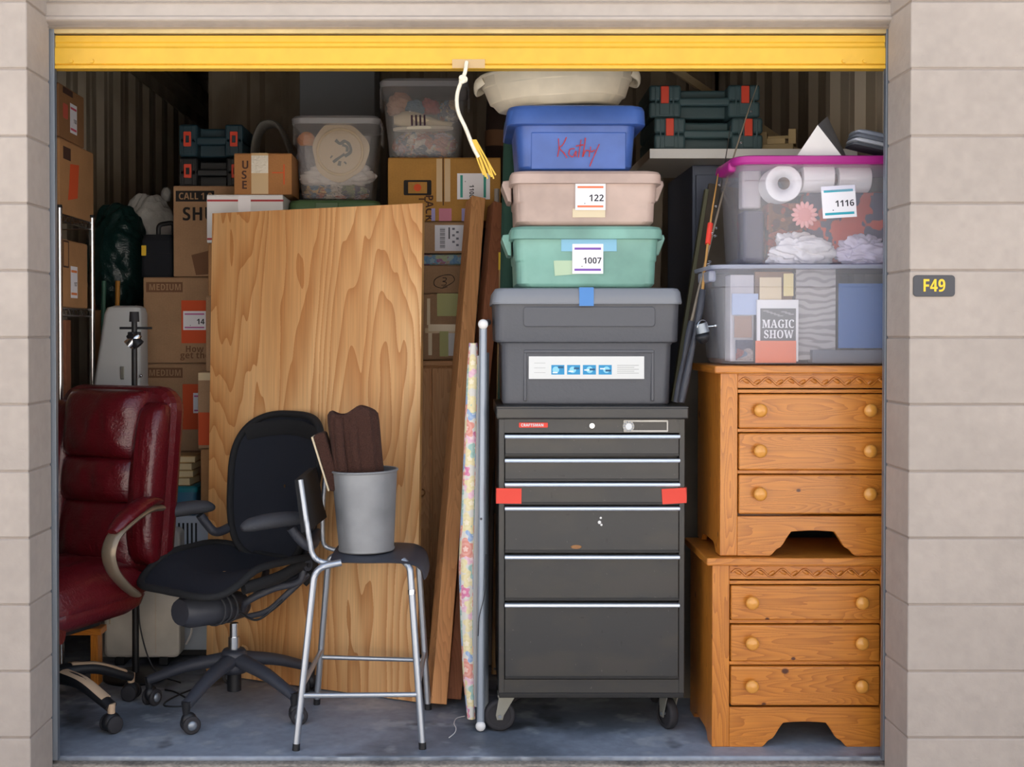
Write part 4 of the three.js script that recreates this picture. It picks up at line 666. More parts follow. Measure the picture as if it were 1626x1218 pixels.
{ // charcoal tote: two-step body, recessed panels, grey lid
  const W = X(1080, Zt) - X(785, Zt), Wl = X(1068, Zt) - X(796, Zt), DP = 0.42, t = thing('storage_tote', 'large charcoal tote with grey lid standing on the tool cabinet', 'storage tote', [STACK(782, 1083), yA, D(Zt) - DP / 2]);
  const H = yB - yA, yS = Y(543, Zt) - yA, yL = Y(481, Zt) - yA, z = DP / 2;
  part(t, 'body', rloft([[0, Wl * 0.97, DP - 0.06, 0.03], [0.006, Wl * 0.985, DP - 0.05, 0.03], [yS - 0.012, Wl, DP - 0.035, 0.03], [yS - 0.004, Wl + 0.01, DP - 0.03, 0.03], [yS, W - 0.012, DP - 0.008, 0.035], [yS + 0.006, W - 0.006, DP - 0.004, 0.035], [yL, W, DP, 0.035]], { crease: 0.5 }), M.tubGrey);
  part(t, 'lid', rloft([[yL - 0.004, W + 0.014, DP + 0.02, 0.035], [yL + 0.002, W + 0.018, DP + 0.024, 0.035], [H - 0.014, W + 0.008, DP + 0.014, 0.035], [H - 0.003, W - 0.006, DP, 0.035], [H, W - 0.03, DP - 0.03, 0.03]], { crease: 0.6 }), M.tubLid, { label: 'grey lid' });
  const fx = (px) => X(px, Zt) - t.position.x, fy = (py) => Y(py, Zt) - yA;
  const ring = (x0, x1, y0, y1, r, w) => extrude(rrect(x0, x1, y0, y1, r), 0.010, 0.003, [rrect(x0 + w, x1 - w, y0 + w, y1 - w, Math.max(0.004, r - w))]);
  part(t, 'panel_frame', ring(fx(831), fx(1040), fy(519), fy(487), 0.012, 0.006).translate(0, 0, z - 0.0055), M.tubGrey);
  part(t, 'emblem_frame', ring(fx(993), fx(1033), fy(509), fy(496), 0.006, 0.002).translate(0, 0, z - 0.0075), M.tubGrey);
  { const x0 = fx(832), x1 = fx(1040), y0 = fy(640), y1 = fy(557), zz = z - 0.0205; part(t, 'panel_frame', merge(bx(x0, x0 + 0.01, y0 + 0.006, y1, zz - 0.012, zz + 0.004, 0.003), bx(x1 - 0.01, x1, y0 + 0.006, y1, zz - 0.012, zz + 0.004, 0.003), bx(x0, x1, y1 - 0.008, y1 + 0.003, zz - 0.012, zz + 0.006, 0.003)), M.tubGrey); for (let i = 1; i < 8; i++) part(t, 'rib', bx(lerp(x0, x1, i / 8) - 0.0025, lerp(x0, x1, i / 8) + 0.0025, y0 + 0.012, fy(606), zz - 0.014, zz - 0.004, 0.002), M.tubGrey); }
  const tx = canvasTex(512, 104, (g, Wd, Hd) => { g.fillStyle = '#dcdcd8'; g.fillRect(0, 0, Wd, Hd); for (let i = 0; i < 4; i++) { const x = 100 + i * 70; g.fillStyle = '#2c8fc0'; g.fillRect(x, 40, 58, 44); g.fillStyle = '#8fd0ea'; g.beginPath(); g.arc(x + 20 + i * 5, 62, 15, 0, 7); g.fill(); g.fillStyle = '#1c5478'; g.fillRect(x + 30, 46 + i * 5, 24, 9); g.fillStyle = '#e8eef0'; g.fillRect(x + 6, 72 - i * 6, 22, 6); } g.fillStyle = '#b0b0ac'; for (let i = 0; i < 5; i++) g.fillRect(392, 40 + i * 9, 96 - (i % 2) * 20, 3); for (let i = 0; i < 3; i++) g.fillRect(24, 30 + i * 22, 50, 2); });
  const s = part(t, 'paper_label', sheet(fx(1024) - fx(840), fy(566) - fy(602)), mat(0xffffff, 0.6, { map: tx }), { uv: false, label: 'long white label with small blue pictures' }); s.position.set((fx(1024) + fx(840)) / 2, (fy(566) + fy(602)) / 2, z - 0.0165);
  part(t, 'blue_tape', merge(bx(fx(919), fx(942), fy(486), H - 0.016, z + 0.0125, z + 0.0135, 0), bx(fx(919), fx(942), H - 0.016, H + 0.001, z + 0.004, z + 0.0115, 0)), M.tapeBlue);
}
function handledTote(name, label, x0, x1, hx0, hx1, y0, y1, m, z) {                       // lidded tote with side latch handles
  const W = X(x1, z) - X(x0, z), DP = 0.40, t = thing(name, label, 'storage tote', [(X(x0, z) + X(x1, z)) / 2, y0 + 0.001, D(z) - DP / 2]);
  tote(t, W, DP, y1 - y0 - 0.002, 0.945, m, m, { step: 0.52, over: 0.012, lidH: 0.03 });
  const H = y1 - y0;
  for (const s of [-1, 1]) part(t, 'latch_handle', extrude([[0, 0], [0.030, -0.004], [0.034, -0.018], [0.012, -0.075], [0.0, -0.078]].map(([a, b]) => [s * a, b]), 0.16, 0.004).translate(s * (W / 2 + 0.002), H - 0.02, -0.08), m);
  return t;
}
{
  const t = handledTote('storage_tote', 'teal tote with sticker 1007 standing on the charcoal tote', 815, 1048, 797, 1062, yB, yC, M.teal, 4.15), z = 0.2;
  const w = (a) => a * 4.15 / FOCAL, c = (px, py, dz) => V(X(px, 4.15) - t.position.x, Y(py, 4.15) - t.position.y, dz);
  const pb = part(t, 'blue_tape', bx(-w(44), w(44), -w(10), w(10), -0.004, 0, 0), M.tapeSky); pb.position.copy(c(935, 389, z - 0.0005)); pb.rotation.x = -0.04;
  const pc = part(t, 'clear_tape', bx(-w(36), w(36), -w(12), w(12), -0.004, 0, 0), mat(0xa8c0a0, 0.2)); pc.position.copy(c(916, 423, z - 0.006)); pc.rotation.z = 0.08;
  sticker(t, '1007', '#7a4fa8', w(49), w(47), c(933, 411, z - 0.001), { size: 70 }).rotation.x = 0.03;
  const u = handledTote('storage_tote', 'beige tote with sticker 122 standing on the teal tote', 815, 1046, 795, 1060, yC, yD, M.taupe, 4.16);
  const d = (px, py, dz) => V(X(px, 4.16) - u.position.x, Y(py, 4.16) - u.position.y, dz);
  const p3 = part(u, 'clear_tape', bx(-w(26), w(26), -w(7), w(7), -0.004, 0, 0), mat(0xd3c2a0, 0.2)); p3.position.copy(d(935, 338, z - 0.0055));
  sticker(u, '122', '#e8744a', w(48), w(43), d(937, 312, z + 0.0005), { size: 78 }).rotation.x = 0.03;
}
{
  const z = 4.17, W = X(1012, z) - X(817, z), DP = 0.40, t = thing('storage_tote', 'blue tote with a name handwritten in red, on the beige tote', 'storage tote', [(X(817, z) + X(1012, z)) / 2, yD + 0.001, D(z) - DP / 2]), H = yE - yD - 0.002;
  tote(t, W, DP, H, 0.93, M.blue, M.blue, { over: 0.028, lidH: 0.045, r: 0.05, lidR: 0.05 });
  const c = (px, py) => [X(px, z) - t.position.x, Y(py, z) - t.position.y];
  const [a0, b0] = c(843, 209), [a1] = c(994, 209);
  part(t, 'front_step', (() => { const g = bx(a0, a1, 0.004, b0, -0.01, 0.004, 0.005); g.rotateX(0.07); return g; })().translate(0, 0, DP / 2 - 0.0155), M.blue);
  const K = [[[886, 220], [887, 235], [885, 249]], [[899, 218], [893, 230], [888, 235], [895, 243], [900, 251]], [[912, 236], [905, 237], [903, 245], [909, 249], [914, 240], [914, 249]], [[922, 222], [920, 236], [918, 250]], [[914, 232], [926, 230]], [[929, 219], [927, 235], [925, 249], [930, 239], [935, 240], [935, 249]], [[937, 233], [938, 241], [944, 238]], [[951, 229], [946, 240], [940, 254], [936, 264]]];
  const ink = part(t, 'handwriting', strokes(K.map((p) => p.map((q) => c(...q))), 0.0038), M.inkRed, { label: 'Kathy written in red marker' }); ink.position.z = DP / 2 - 0.0035; ink.rotation.x = 0.06;
}
{ // cream basin lying tilted on the blue tote
  const z = 4.22, t = thing('plastic_basin', 'round cream plastic basin tipped on top of the blue tote', 'basin', [X(890, z), yE + 0.012, D(z) - 0.12], 0); t.rotation.z = 0.055; t.rotation.x = 0.03;
  const g = lathe([[0, 0], [0.19, 0], [0.215, 0.006], [0.235, 0.03], [0.243, 0.032], [0.262, 0.085], [0.268, 0.088], [0.272, 0.125], [0.266, 0.128], [0.255, 0.09], [0.236, 0.04], [0.21, 0.012], [0, 0.012]], 64);
  part(t, 'bowl', g.scale(1, 1, 0.72), M.cream); part(t, 'rim', new THREE.TorusGeometry(0.272, 0.007, 10, 64).rotateX(Math.PI / 2).scale(1, 1, 0.72).translate(0, 0.127, 0), M.cream);
  for (const s of [-1, 1]) part(t, 'handle', sweep(curve([V(s * 0.262, 0.115, 0.05), V(s * 0.287, 0.10, 0.03), V(s * 0.287, 0.085, -0.02), V(s * 0.264, 0.1, -0.05)], 20), 0.008, 0.018, 10, V(0, 1, 0)), M.cream);
}

// ------------------------------------------------------------------ clear bins on the nightstands and their contents
const NS = 0.634 + 0.632 + 0.002;
function shell(t, W, DP, H, k, m, { r = 0.05, flange = 0.02 } = {}) {                      // open see-through tub, one skin
  part(t, 'tub', rloft([[0.001, W * k * 0.9, DP * k * 0.88, r * 0.8], [0.003, W * k * 0.96, DP * k * 0.95, r], [0.02, W * k, DP * k, r], [H * 0.8, W * lerp(k, 1, 0.8), DP * lerp(k, 1, 0.8), r], [H * 0.81, W * lerp(k, 1, 0.8) + 0.012, DP * lerp(k, 1, 0.8) + 0.012, r], [H - 0.004, W, DP, r], [H - 0.002, W + flange, DP + flange, r]], { crease: 0.5, end: false }), m);
}
{
  const z = 4.01, x0 = X(1132, z), x1 = 1.50, W = x1 - x0 - 0.02, DP = 0.33, H = Y(420, z) - NS, cx = (x0 + x1) / 2, t = thing('clear_bin', 'clear lidded bin of papers and books on the upper nightstand', 'storage bin', [cx, NS, D(z) - DP / 2]);
  shell(t, W, DP, H - 0.012, 0.93, M.clear);
  part(t, 'lid', rloft([[H - 0.014, W + 0.03, DP + 0.03, 0.05], [H - 0.002, W + 0.034, DP + 0.034, 0.05], [H, W + 0.02, DP + 0.02, 0.05], [H - 0.004, W - 0.02, DP - 0.02, 0.045]], { crease: 0.5 }), M.clearBlue);
  for (const s of [-1, 1]) part(t, 'grip', bx(s > 0 ? W / 2 - 0.01 : -W / 2 - 0.016, s > 0 ? W / 2 + 0.016 : -W / 2 + 0.01, H - 0.055, H - 0.018, -0.07, 0.12, 0.008), M.clearBlue);
  // contents, standing just behind the front wall
  const TXW = tex(256, 256, (u, v) => { const k = Math.sin((v * 26 + 1.6 * fbm(u * 3, v * 4, 211, 3) * 3) * Math.PI * 2 * 0.5); return mixc([0.70, 0.68, 0.66], [0.55, 0.53, 0.52], sstep(-0.2, 0.8, k)); }, true, 0.3, 0.3);
  const zf = D(z) - 0.026, q = (n, l, c, px0, px1, py0, py1, dz, dp, m, o = {}) => { const a = at(px0, py1, z + 0.03), b = at(px1, py0, z + 0.03), k = thing(n, l, c, [(a.x + b.x) / 2, Math.max(a.y, NS + 0.006), zf - dz - dp]); part(k, o.p ?? 'cover', bx(-(b.x - a.x) / 2, (b.x - a.x) / 2, 0, b.y - Math.max(a.y, NS + 0.006), 0, dp, 0.001), m); return [k, b.x - a.x, b.y - Math.max(a.y, NS + 0.006), dp]; };
  { const [k, w, h, dp] = q('framed_poster', 'white framed poster reading magic show inside the lower clear bin', 'poster', 1202, 1268, 476, 574, 0.004, 0.012, M.white, { p: 'frame' }); const tx = canvasTex(256, 256, (g, A, B) => { g.fillStyle = '#5d5c59'; g.fillRect(0, 0, A, B); g.fillStyle = '#9a9894'; for (let i = 0; i < 8; i++) g.fillRect(20 + i * 26, 12 + (i * 37) % 30, 40, 6); g.fillStyle = '#f2f0ec'; g.font = 'bold 66px serif'; g.textAlign = 'center'; g.fillText('MAGIC', 128, 112); g.fillText('SHOW', 132, 172); g.fillStyle = '#8a8279'; g.fillRect(60, 196, 160, 50); }); const pr = part(k, 'print', sheet(w * 0.86, h * 0.72), mat(0xffffff, 0.6, { map: tx }), { uv: false }); pr.position.set(0.001, h * 0.5, dp); }
  q('index_card', 'yellow index card above the poster in the lower clear bin', 'card', 1246, 1262, 434, 470, 0.018, 0.002, mat(0xe2cf8e, 0.8)); q('photo_print', 'small brown photo print at the lower left of the lower clear bin', 'photo', 1168, 1196, 502, 536, 0.022, 0.002, mat(0x9a7a66, 0.7)); q('postcard', 'grey patterned postcard at the bottom left of the lower clear bin', 'postcard', 1170, 1198, 540, 572, 0.021, 0.002, mat(0xc0b6b8, 0.8, { map: TX.rags }));
  q('envelope', 'orange envelope at the bottom of the lower clear bin', 'envelope', 1199, 1264, 541, 577, 0.0005, 0.0025, mat(0xe88055, 0.8));
  q('folder', 'blue folder at the right of the lower clear bin', 'folder', 1333, 1425, 450, 553, 0.012, 0.01, mat(0x3f6da6, 0.7)); q('box_file', 'grey slab under the blue folder in the lower clear bin', 'file', 1290, 1430, 556, 577, 0.002, 0.06, mat(0x6a6e76, 0.7));
  { const [k, w, h, dp] = q('wood_grain_print', 'grey wood grain board behind the poster in the lower clear bin', 'board', 1267, 1331, 424, 572, 0.03, 0.01, mat(0xffffff, 0.8, { map: TXW })); void k; }
  q('picture_card', 'cream picture card standing at the top of the lower clear bin', 'card', 1208, 1243, 440, 476, 0.02, 0.003, mat(0xdcc8a2, 0.8)); q('paper_stack', 'bundle of white papers at the left of the lower clear bin', 'papers', 1162, 1200, 436, 574, 0.03, 0.08, mat(0xd6d2d4, 0.9, { map: TX.mottle })); q('magazine', 'pale blue magazine tucked at the left of the lower clear bin', 'magazine', 1164, 1206, 466, 500, 0.02, 0.006, mat(0xa9b8d2, 0.7)); q('brown_book', 'brown cardboard sheet behind the picture card', 'cardboard', 1205, 1266, 430, 480, 0.06, 0.01, M.cardPale);
}
{
  const z = 4.01, y0 = Y(420, z) + 0.002, x0 = X(1172, z), x1 = 1.50, W = x1 - x0, DP = 0.33, H = Y(247, z) - y0, cx = (x0 + x1) / 2, t = thing('clear_bin', 'clear bin with magenta lid and sticker 1116, full of tissue rolls', 'storage bin', [cx, y0, D(z) - DP / 2]);
  shell(t, W, DP, H - 0.016, 0.945, M.clear);
  part(t, 'lid', rloft([[H - 0.030, W + 0.024, DP + 0.03, 0.06], [H - 0.024, W + 0.034, DP + 0.036, 0.06], [H - 0.004, W + 0.028, DP + 0.03, 0.06], [H, W + 0.01, DP + 0.01, 0.06], [H - 0.008, W - 0.03, DP - 0.03, 0.05]], { crease: 0.6 }), M.magenta, { label: 'magenta lid' });
  part(t, 'lid_latch', bx(-W / 2 - 0.024, -W / 2 + 0.006, H - 0.048, H - 0.012, -0.05, DP / 2 - 0.05, 0.012), M.magenta);
  const p = at(1333, 320, z - 0.004), s = sticker(t, '1116', '#2fa3b4', 54 * z / FOCAL, 51 * z / FOCAL, V(p.x - cx, p.y - y0, DP / 2 * 0.985), { size: 66, rz: 0.06 }); s.rotation.x = -0.03;
  const zf = D(z) - 0.03;
  const roll = (l, px, py, r, len, axis, dz) => { const c = at(px, py, z + 0.04), k = thing('tissue_roll', l, 'tissue roll', [c.x, c.y - r, zf - dz], 0, undefined); const g = lathe([[0.021, 0], [r - 0.003, 0], [r, 0.003], [r, len - 0.003], [r - 0.003, len], [0.021, len], [0.021, 0]], 36); if (axis === 'z') g.rotateX(Math.PI / 2).translate(0, r, -len); else g.rotateZ(-Math.PI / 2).translate(-len / 2, r, 0); part(k, 'paper', g, M.tissue); const c2 = lathe([[0.0205, 0.001], [0.0205, len - 0.001], [0.0195, len - 0.001], [0.0195, 0.001]], 24); if (axis === 'z') c2.rotateX(Math.PI / 2).translate(0, r, -len); else c2.rotateZ(-Math.PI / 2).translate(-len / 2, r, 0); part(k, 'core', c2, M.cardPale); };
  roll('white tissue roll showing its hole, nearest the lid latch', 1245, 291, 0.062, 0.1, 'z', 0.012); roll('white tissue roll lying on its side next to the end-on roll', 1303, 278, 0.052, 0.105, 'x', 0.07); roll('greyish tissue roll at the right under the magenta lid', 1362, 281, 0.045, 0.11, 'x', 0.07);
  const sheetBox = (n, l, c, px0, px1, py0, py1, dz, dp, m) => { const a = at(px0, py1, z + 0.04), b = at(px1, py0, z + 0.04), k = thing(n, l, c, [(a.x + b.x) / 2, a.y, zf - dz - dp]); part(k, 'fabric', bx(-(b.x - a.x) / 2, (b.x - a.x) / 2, 0, b.y - a.y, 0, dp, 0.01), m); };
  const TXR = tex(256, 256, (u, v) => mixc([0.78, 0.30, 0.20], [0.30, 0.27, 0.36], sstep(0.46, 0.5, fbm(u * 6, v * 5, 201, 3, 6, 5))), true, 0.22, 0.22);
  sheetBox('folded_throw', 'rust and navy patterned throw inside the magenta-lidded bin', 'throw', 1290, 1420, 300, 414, 0.09, 0.12, mat(0xffffff, 0.9, { map: TXR })); sheetBox('folded_shirt', 'red and brown cloth at the left of the magenta-lidded bin', 'cloth', 1228, 1286, 318, 414, 0.085, 0.1, mat(0xb8704e, 0.9, { map: TX.rags }));
  sheetBox('navy_cloth', 'dark violet folded cloth at the far left of the magenta-lidded bin', 'cloth', 1190, 1224, 330, 414, 0.1, 0.1, mat(0x4a4458, 0.9, { map: TX.mottle })); sheetBox('paper_pack', 'pale paper pack above the dark violet cloth', 'paper pack', 1190, 1222, 262, 326, 0.12, 0.06, mat(0xbcb4b4, 0.9));
  { const a = at(1278, 341, z + 0.04), k = thing('paper_flower', 'pink crocheted flower seen through the magenta-lidded bin', 'flower', [a.x, a.y, zf - 0.012]); for (let i = 0; i < 14; i++) { const q = i / 14 * Math.PI * 2; part(k, 'petal', new THREE.SphereGeometry(1, 10, 8).scale(0.016, 0.0075, 0.004).rotateZ(q).translate(Math.cos(q) * 0.030, Math.sin(q) * 0.030, 0), mat(0xe8a49a, 0.9)); } part(k, 'centre', new THREE.SphereGeometry(1, 16, 10).scale(0.026, 0.026, 0.006), mat(0xe0968c, 0.9)); }
  const heap = (l, px, w, h, dz, s, m) => { const a = at(px, 414, z + 0.04), k = thing('crumpled_bag', l, 'plastic bag', [a.x, y0 + 0.004, zf - dz]); part(k, 'film', lump(w, h, 0.1, 0.42, s, 0.3, 70), m); };
  heap('white crumpled bag at the bottom left of the magenta-lidded bin', 1278, 0.22, 0.11, 0.07, 5, mat(0xe6e2de, 0.6)); heap('pale lilac crumpled bag at the bottom right of the magenta-lidded bin', 1380, 0.2, 0.095, 0.075, 9, mat(0xdcd3e0, 0.6));
  const yl = y0 + H + 0.001;
  { const a = at(1302, 245, 4.08), k = thing('paper_tent', 'white three-sided paper stand on the magenta lid', 'paper stand', [a.x, yl, D(4.08)], -0.16); part(k, 'front_panel', extrude([[-0.082, 0], [0.075, 0], [-0.008, 0.112]], 0.004, 0.0008), M.paper); part(k, 'side_panel', skin([[V(0.075, 0, 0), V(-0.008, 0.112, 0)], [V(0.13, 0.0, -0.2), V(0.05, 0.175, -0.2)]], { closed: false }), mat(0xa9abb2, 0.7, { map: TX.mottle })); part(k, 'side_panel', skin([[V(-0.082, 0, 0), V(-0.008, 0.112, 0)], [V(-0.03, 0.0, -0.2), V(0.05, 0.175, -0.2)]], { closed: false }), M.cardPale); part(k, 'back_panel', extrude([[-0.03, 0], [0.13, 0], [0.05, 0.175]], 0.004, 0.0008).translate(0, 0, -0.204), M.cardPale); }
  { const a = at(1378, 243, 4.06), k = thing('folded_bag', 'grey striped folded bag lying on the magenta lid', 'bag', [a.x + 0.02, yl, D(4.1)]); for (let i = 0; i < 4; i++) part(k, 'fold', cushion(0.15, 0.11, 0.014, 0.08, 0.012, 10).rotateX(-Math.PI / 2).rotateZ(-0.22).translate(i * 0.004, 0.03 + i * 0.0135, 0), mat([0x50535a, 0xb9bcc4, 0x6d727c, 0x8d93a0][i], 0.7)); }
}

// ------------------------------------------------------------------ locker, shelf board, green cases, boards and rods behind
const LOCK_Y = 2.04;
{
  const x0 = X(1100, 4.78), t = thing('metal_locker', 'dark slate metal locker behind the fishing rods', 'locker', [x0 + 0.28, 0, D(5.08)]);
  part(t, 'body', bx(-0.28, 0.28, 0.03, LOCK_Y, -0.3, 0.28, 0.004), M.locker); part(t, 'plinth', bx(-0.27, 0.27, 0, 0.03, -0.29, 0.26, 0), M.black); part(t, 'door', bx(-0.268, 0.268, 0.08, LOCK_Y - 0.04, 0.281, 0.296, 0.003), M.locker);
  for (let i = 0; i < 5; i++) part(t, 'vent_slot', bx(-0.08, 0.08, LOCK_Y - 0.13 - i * 0.03, LOCK_Y - 0.124 - i * 0.03, 0.2965, 0.298, 0), M.black);
  const sx = X(1031, 4.62), s = thing('shelf_board', 'white melamine board lying on the locker under the green cases', 'board', [1.1, LOCK_Y + 0.001, D(4.9)]);
  part(s, 'panel', bx(sx, 1.5, LOCK_Y + 0.001, LOCK_Y + 0.037, D(5.2), D(4.62), 0.002), mat(0xd9cdbd, 0.5), { abs: true }); part(s, 'edge_band', bx(sx, 1.5, LOCK_Y + 0.001, LOCK_Y + 0.037, D(4.62) + 0.0002, D(4.62) + 0.0012, 0), M.white, { abs: true });
}
function carryCase(name, label, w, h, dp, m, latchM, pos, turn, hollow) {                // blow-moulded carry case lying flat, handle side towards +z
  const t = thing(name, label, 'tool case', pos, turn); const e = w * 0.29;
  const half = (y0, y1, n) => part(t, n, merge(bx(-w / 2, -w / 2 + e, y0, y1, -dp / 2, dp / 2, 0.012), bx(w / 2 - e, w / 2, y0, y1, -dp / 2, dp / 2, 0.012), bx(-w / 2 + e - 0.02, w / 2 - e + 0.02, y0 + 0.006, y1 - (n === 'lid' ? 0.008 : 0.004), -dp / 2, dp / 2 - 0.07, 0.01)), m);
  half(0, h * 0.49, 'base'); half(h * 0.505, h, 'lid');
  part(t, 'handle', merge(bx(-w / 2 + e - 0.01, w / 2 - e + 0.01, h * 0.36, h * 0.62, dp / 2 - 0.03, dp / 2 - 0.004, 0.01)), m);
  for (const s of [-1, 1]) {
    const x = s * (w / 2 - e * 0.48);
    part(t, 'latch_bed', bx(x - 0.02, x + 0.02, h * 0.08, h * 0.95, dp / 2 - 0.004, dp / 2 + 0.003, 0.003), m);
    part(t, 'latch', hollow ? extrude(rrect(x - 0.017, x + 0.017, h * 0.3, h * 0.76, 0.004), 0.008, 0.002, [rrect(x - 0.008, x + 0.008, h * 0.42, h * 0.64, 0.002)]).translate(0, 0, dp / 2 + 0.003) : bx(x - 0.0155, x + 0.0155, h * 0.42, h * 0.95, dp / 2 + 0.002, dp / 2 + 0.010, 0.003), latchM, { label: 'orange red latch' });
    for (const k of [-0.034, 0.034]) part(t, 'rib', bx(x + k - 0.003, x + k + 0.003, h * 0.05, h * 0.95, dp / 2 - 0.004, dp / 2 + 0.002, 0.002), m);
  }
  return t;
}
{
  const y = LOCK_Y + 0.039, h = 0.126, w = 176 * 4.66 / FOCAL;
  carryCase('tool_case', 'lower of the two grey-green cases on the white board', w * 0.985, h, 0.34, M.caseGreen, M.latch, [X(1123, 4.66), y, D(4.66) - 0.17], 0.02, false);
  carryCase('tool_case', 'upper of the two grey-green cases, touching the door bar shadow', w, h, 0.34, M.caseGreen, M.latch, [X(1120, 4.66), y + h + 0.001, D(4.67) - 0.17], -0.02, false);
  const b = thing('wooden_bracket', 'pale interlocking wooden pieces beside the green cases', 'wood pieces', [X(1240, 4.7), y, D(4.72)], -0.3); for (const [x0, x1, y0, y1, z0, z1] of [[-0.07, 0.05, 0, 0.025, -0.05, 0.05], [-0.05, 0.02, 0.026, 0.05, -0.04, 0.04], [0.03, 0.06, 0.026, 0.085, -0.05, 0.03], [-0.075, -0.05, 0.026, 0.08, -0.05, 0.02], [-0.05, 0.03, 0.051, 0.065, -0.02, 0.0]]) part(b, 'block', bx(x0, x1, y0, y1, z0, z1, 0.003), mat(0xb59f74, 0.75, { map: TX.mottle }));
  const st = (n, l, c, a, bb, w1, h1, m, o) => { const A = at(...a), B = at(...bb); if (o === 0) A.y = 0.003; const t = thing(n, l, c, [A.x, Math.max(0, A.y), A.z]); part(t, 'timber', plank(A, B, w1, h1, V(0, 0, 1)), m, { abs: true, rot: true }); };
  st('wood_plank', 'weathered grey plank standing behind the blue tote', 'plank', [1018, 1000, 5.35], [1046, 108, 5.35], 0.07, 0.02, mat(0x9a8a76, 0.85, { map: TX.mottle }), 0); st('wood_batten', 'pale batten leaning over the green cases', 'batten', [1290, 258, 5.1], [1056, 100, 5.16], 0.03, 0.02, mat(0xb9a582, 0.8));
  // leaning panel behind the rods
  const A = at(1098, 640, 4.63), B = at(1152, 300, 4.7), t = thing('leaning_panel', 'brown grey panel with olive edge leaning behind the fishing rods', 'panel', [A.x, 0, A.z]);
  const dir = B.clone().sub(A), foot = A.clone().addScaledVector(dir, -A.y / dir.y); foot.y = 0.004;
  t.position.copy(foot); part(t, 'board', plank(foot.clone().add(V(0.0525, 0, 0)), B.clone().add(V(0.0525, 0, 0)), 0.24, 0.02, V(0, 0, 1)), mat(0x6b6154, 0.8, { map: TX.mottle }), { abs: true, rot: true }); part(t, 'edge_strip', plank(foot.clone().add(V(-0.075, 0, 0.004)), B.clone().add(V(-0.075, -0.004, 0.004)), 0.014, 0.03, V(0, 0, 1)), mat(0x7d7c62, 0.7), { abs: true });
}
function fishingRod(label, pts, butt, m, wrap) {
  const P = pts.map((p) => at(...p)), t = thing('fishing_rod', label, 'fishing rod', P[0].toArray()), line = curve(P, 60);
  part(t, 'blank', sweep(line.slice(butt), (s) => lerp(0.0052, 0.0012, s), (s) => lerp(0.0052, 0.0012, s), 8), m, { abs: true });
  part(t, 'grip', sweep(line.slice(0, butt + 1), (s) => 0.0105 + 0.002 * Math.sin(s * 9), (s) => 0.0105 + 0.002 * Math.sin(s * 9), 12), M.graphite, { abs: true });
  for (let i = 1; i < 6; i++) { const p = line[Math.min(60, butt + i * Math.floor((60 - butt) / 6))]; part(t, 'line_guide', new THREE.TorusGeometry(0.0075 - i * 0.0007, 0.0012, 6, 14).rotateX(1.2).translate(p.x + 0.010, p.y, p.z + 0.004), M.chrome, { abs: true }); }
  if (wrap) part(t, 'wrap', sweep(line.slice(wrap[0], wrap[1]), 0.0095, 0.0095, 10), M.tapeRed, { abs: true });
  return [t, line];
}
{
  const [t] = fishingRod('fishing rod with gold blank, red wrap and reel, leaning at the charcoal tote', [[1082, 639, 4.10], [1098, 560, 4.10], [1112, 488, 4.12], [1120, 420, 4.16], [1130, 340, 4.22], [1139, 285, 4.26], [1142, 264, 4.28]], 24, mat(0xb98a4a, 0.35), [34, 39]);
  const c = at(1113, 523, 4.075), P = (n, g, m) => part(t, n, g.translate(c.x, c.y, c.z), m, { abs: true });
  P('reel_foot', bx(-0.012, 0.004, -0.022, 0.022, -0.02, -0.008, 0.003), M.black); P('reel_spool', new THREE.CylinderGeometry(0.02, 0.022, 0.032, 20).rotateZ(0.25).translate(0.004, 0.004, 0), M.steel); P('reel_rotor', lathe([[0, -0.05], [0.016, -0.046], [0.024, -0.03], [0.024, -0.016], [0, -0.014]], 20).rotateZ(0.25), M.black); P('reel_bail', new THREE.TorusGeometry(0.025, 0.002, 6, 20, Math.PI).rotateY(0.6).translate(0.006, 0.006, 0), M.chrome); P('reel_handle', merge(bar(V(0.012, 0.008, 0), V(0.045, 0.012, 0.012), 0.003), new THREE.SphereGeometry(0.006, 10, 8).translate(0.046, 0.012, 0.014)), M.chrome);
  fishingRod('thin fishing rod whose tip crosses the green cases', [[1074, 639, 4.14], [1092, 540, 4.15], [1112, 450, 4.18], [1150, 300, 4.28], [1182, 195, 4.36], [1204, 130, 4.42]], 16, mat(0x8d8170, 0.4), null);
  fishingRod('dark slender fishing rod behind the gold one', [[1078, 639, 4.18], [1100, 520, 4.2], [1125, 400, 4.24], [1146, 290, 4.3], [1160, 200, 4.34]], 14, mat(0x3b3530, 0.4), null);
}
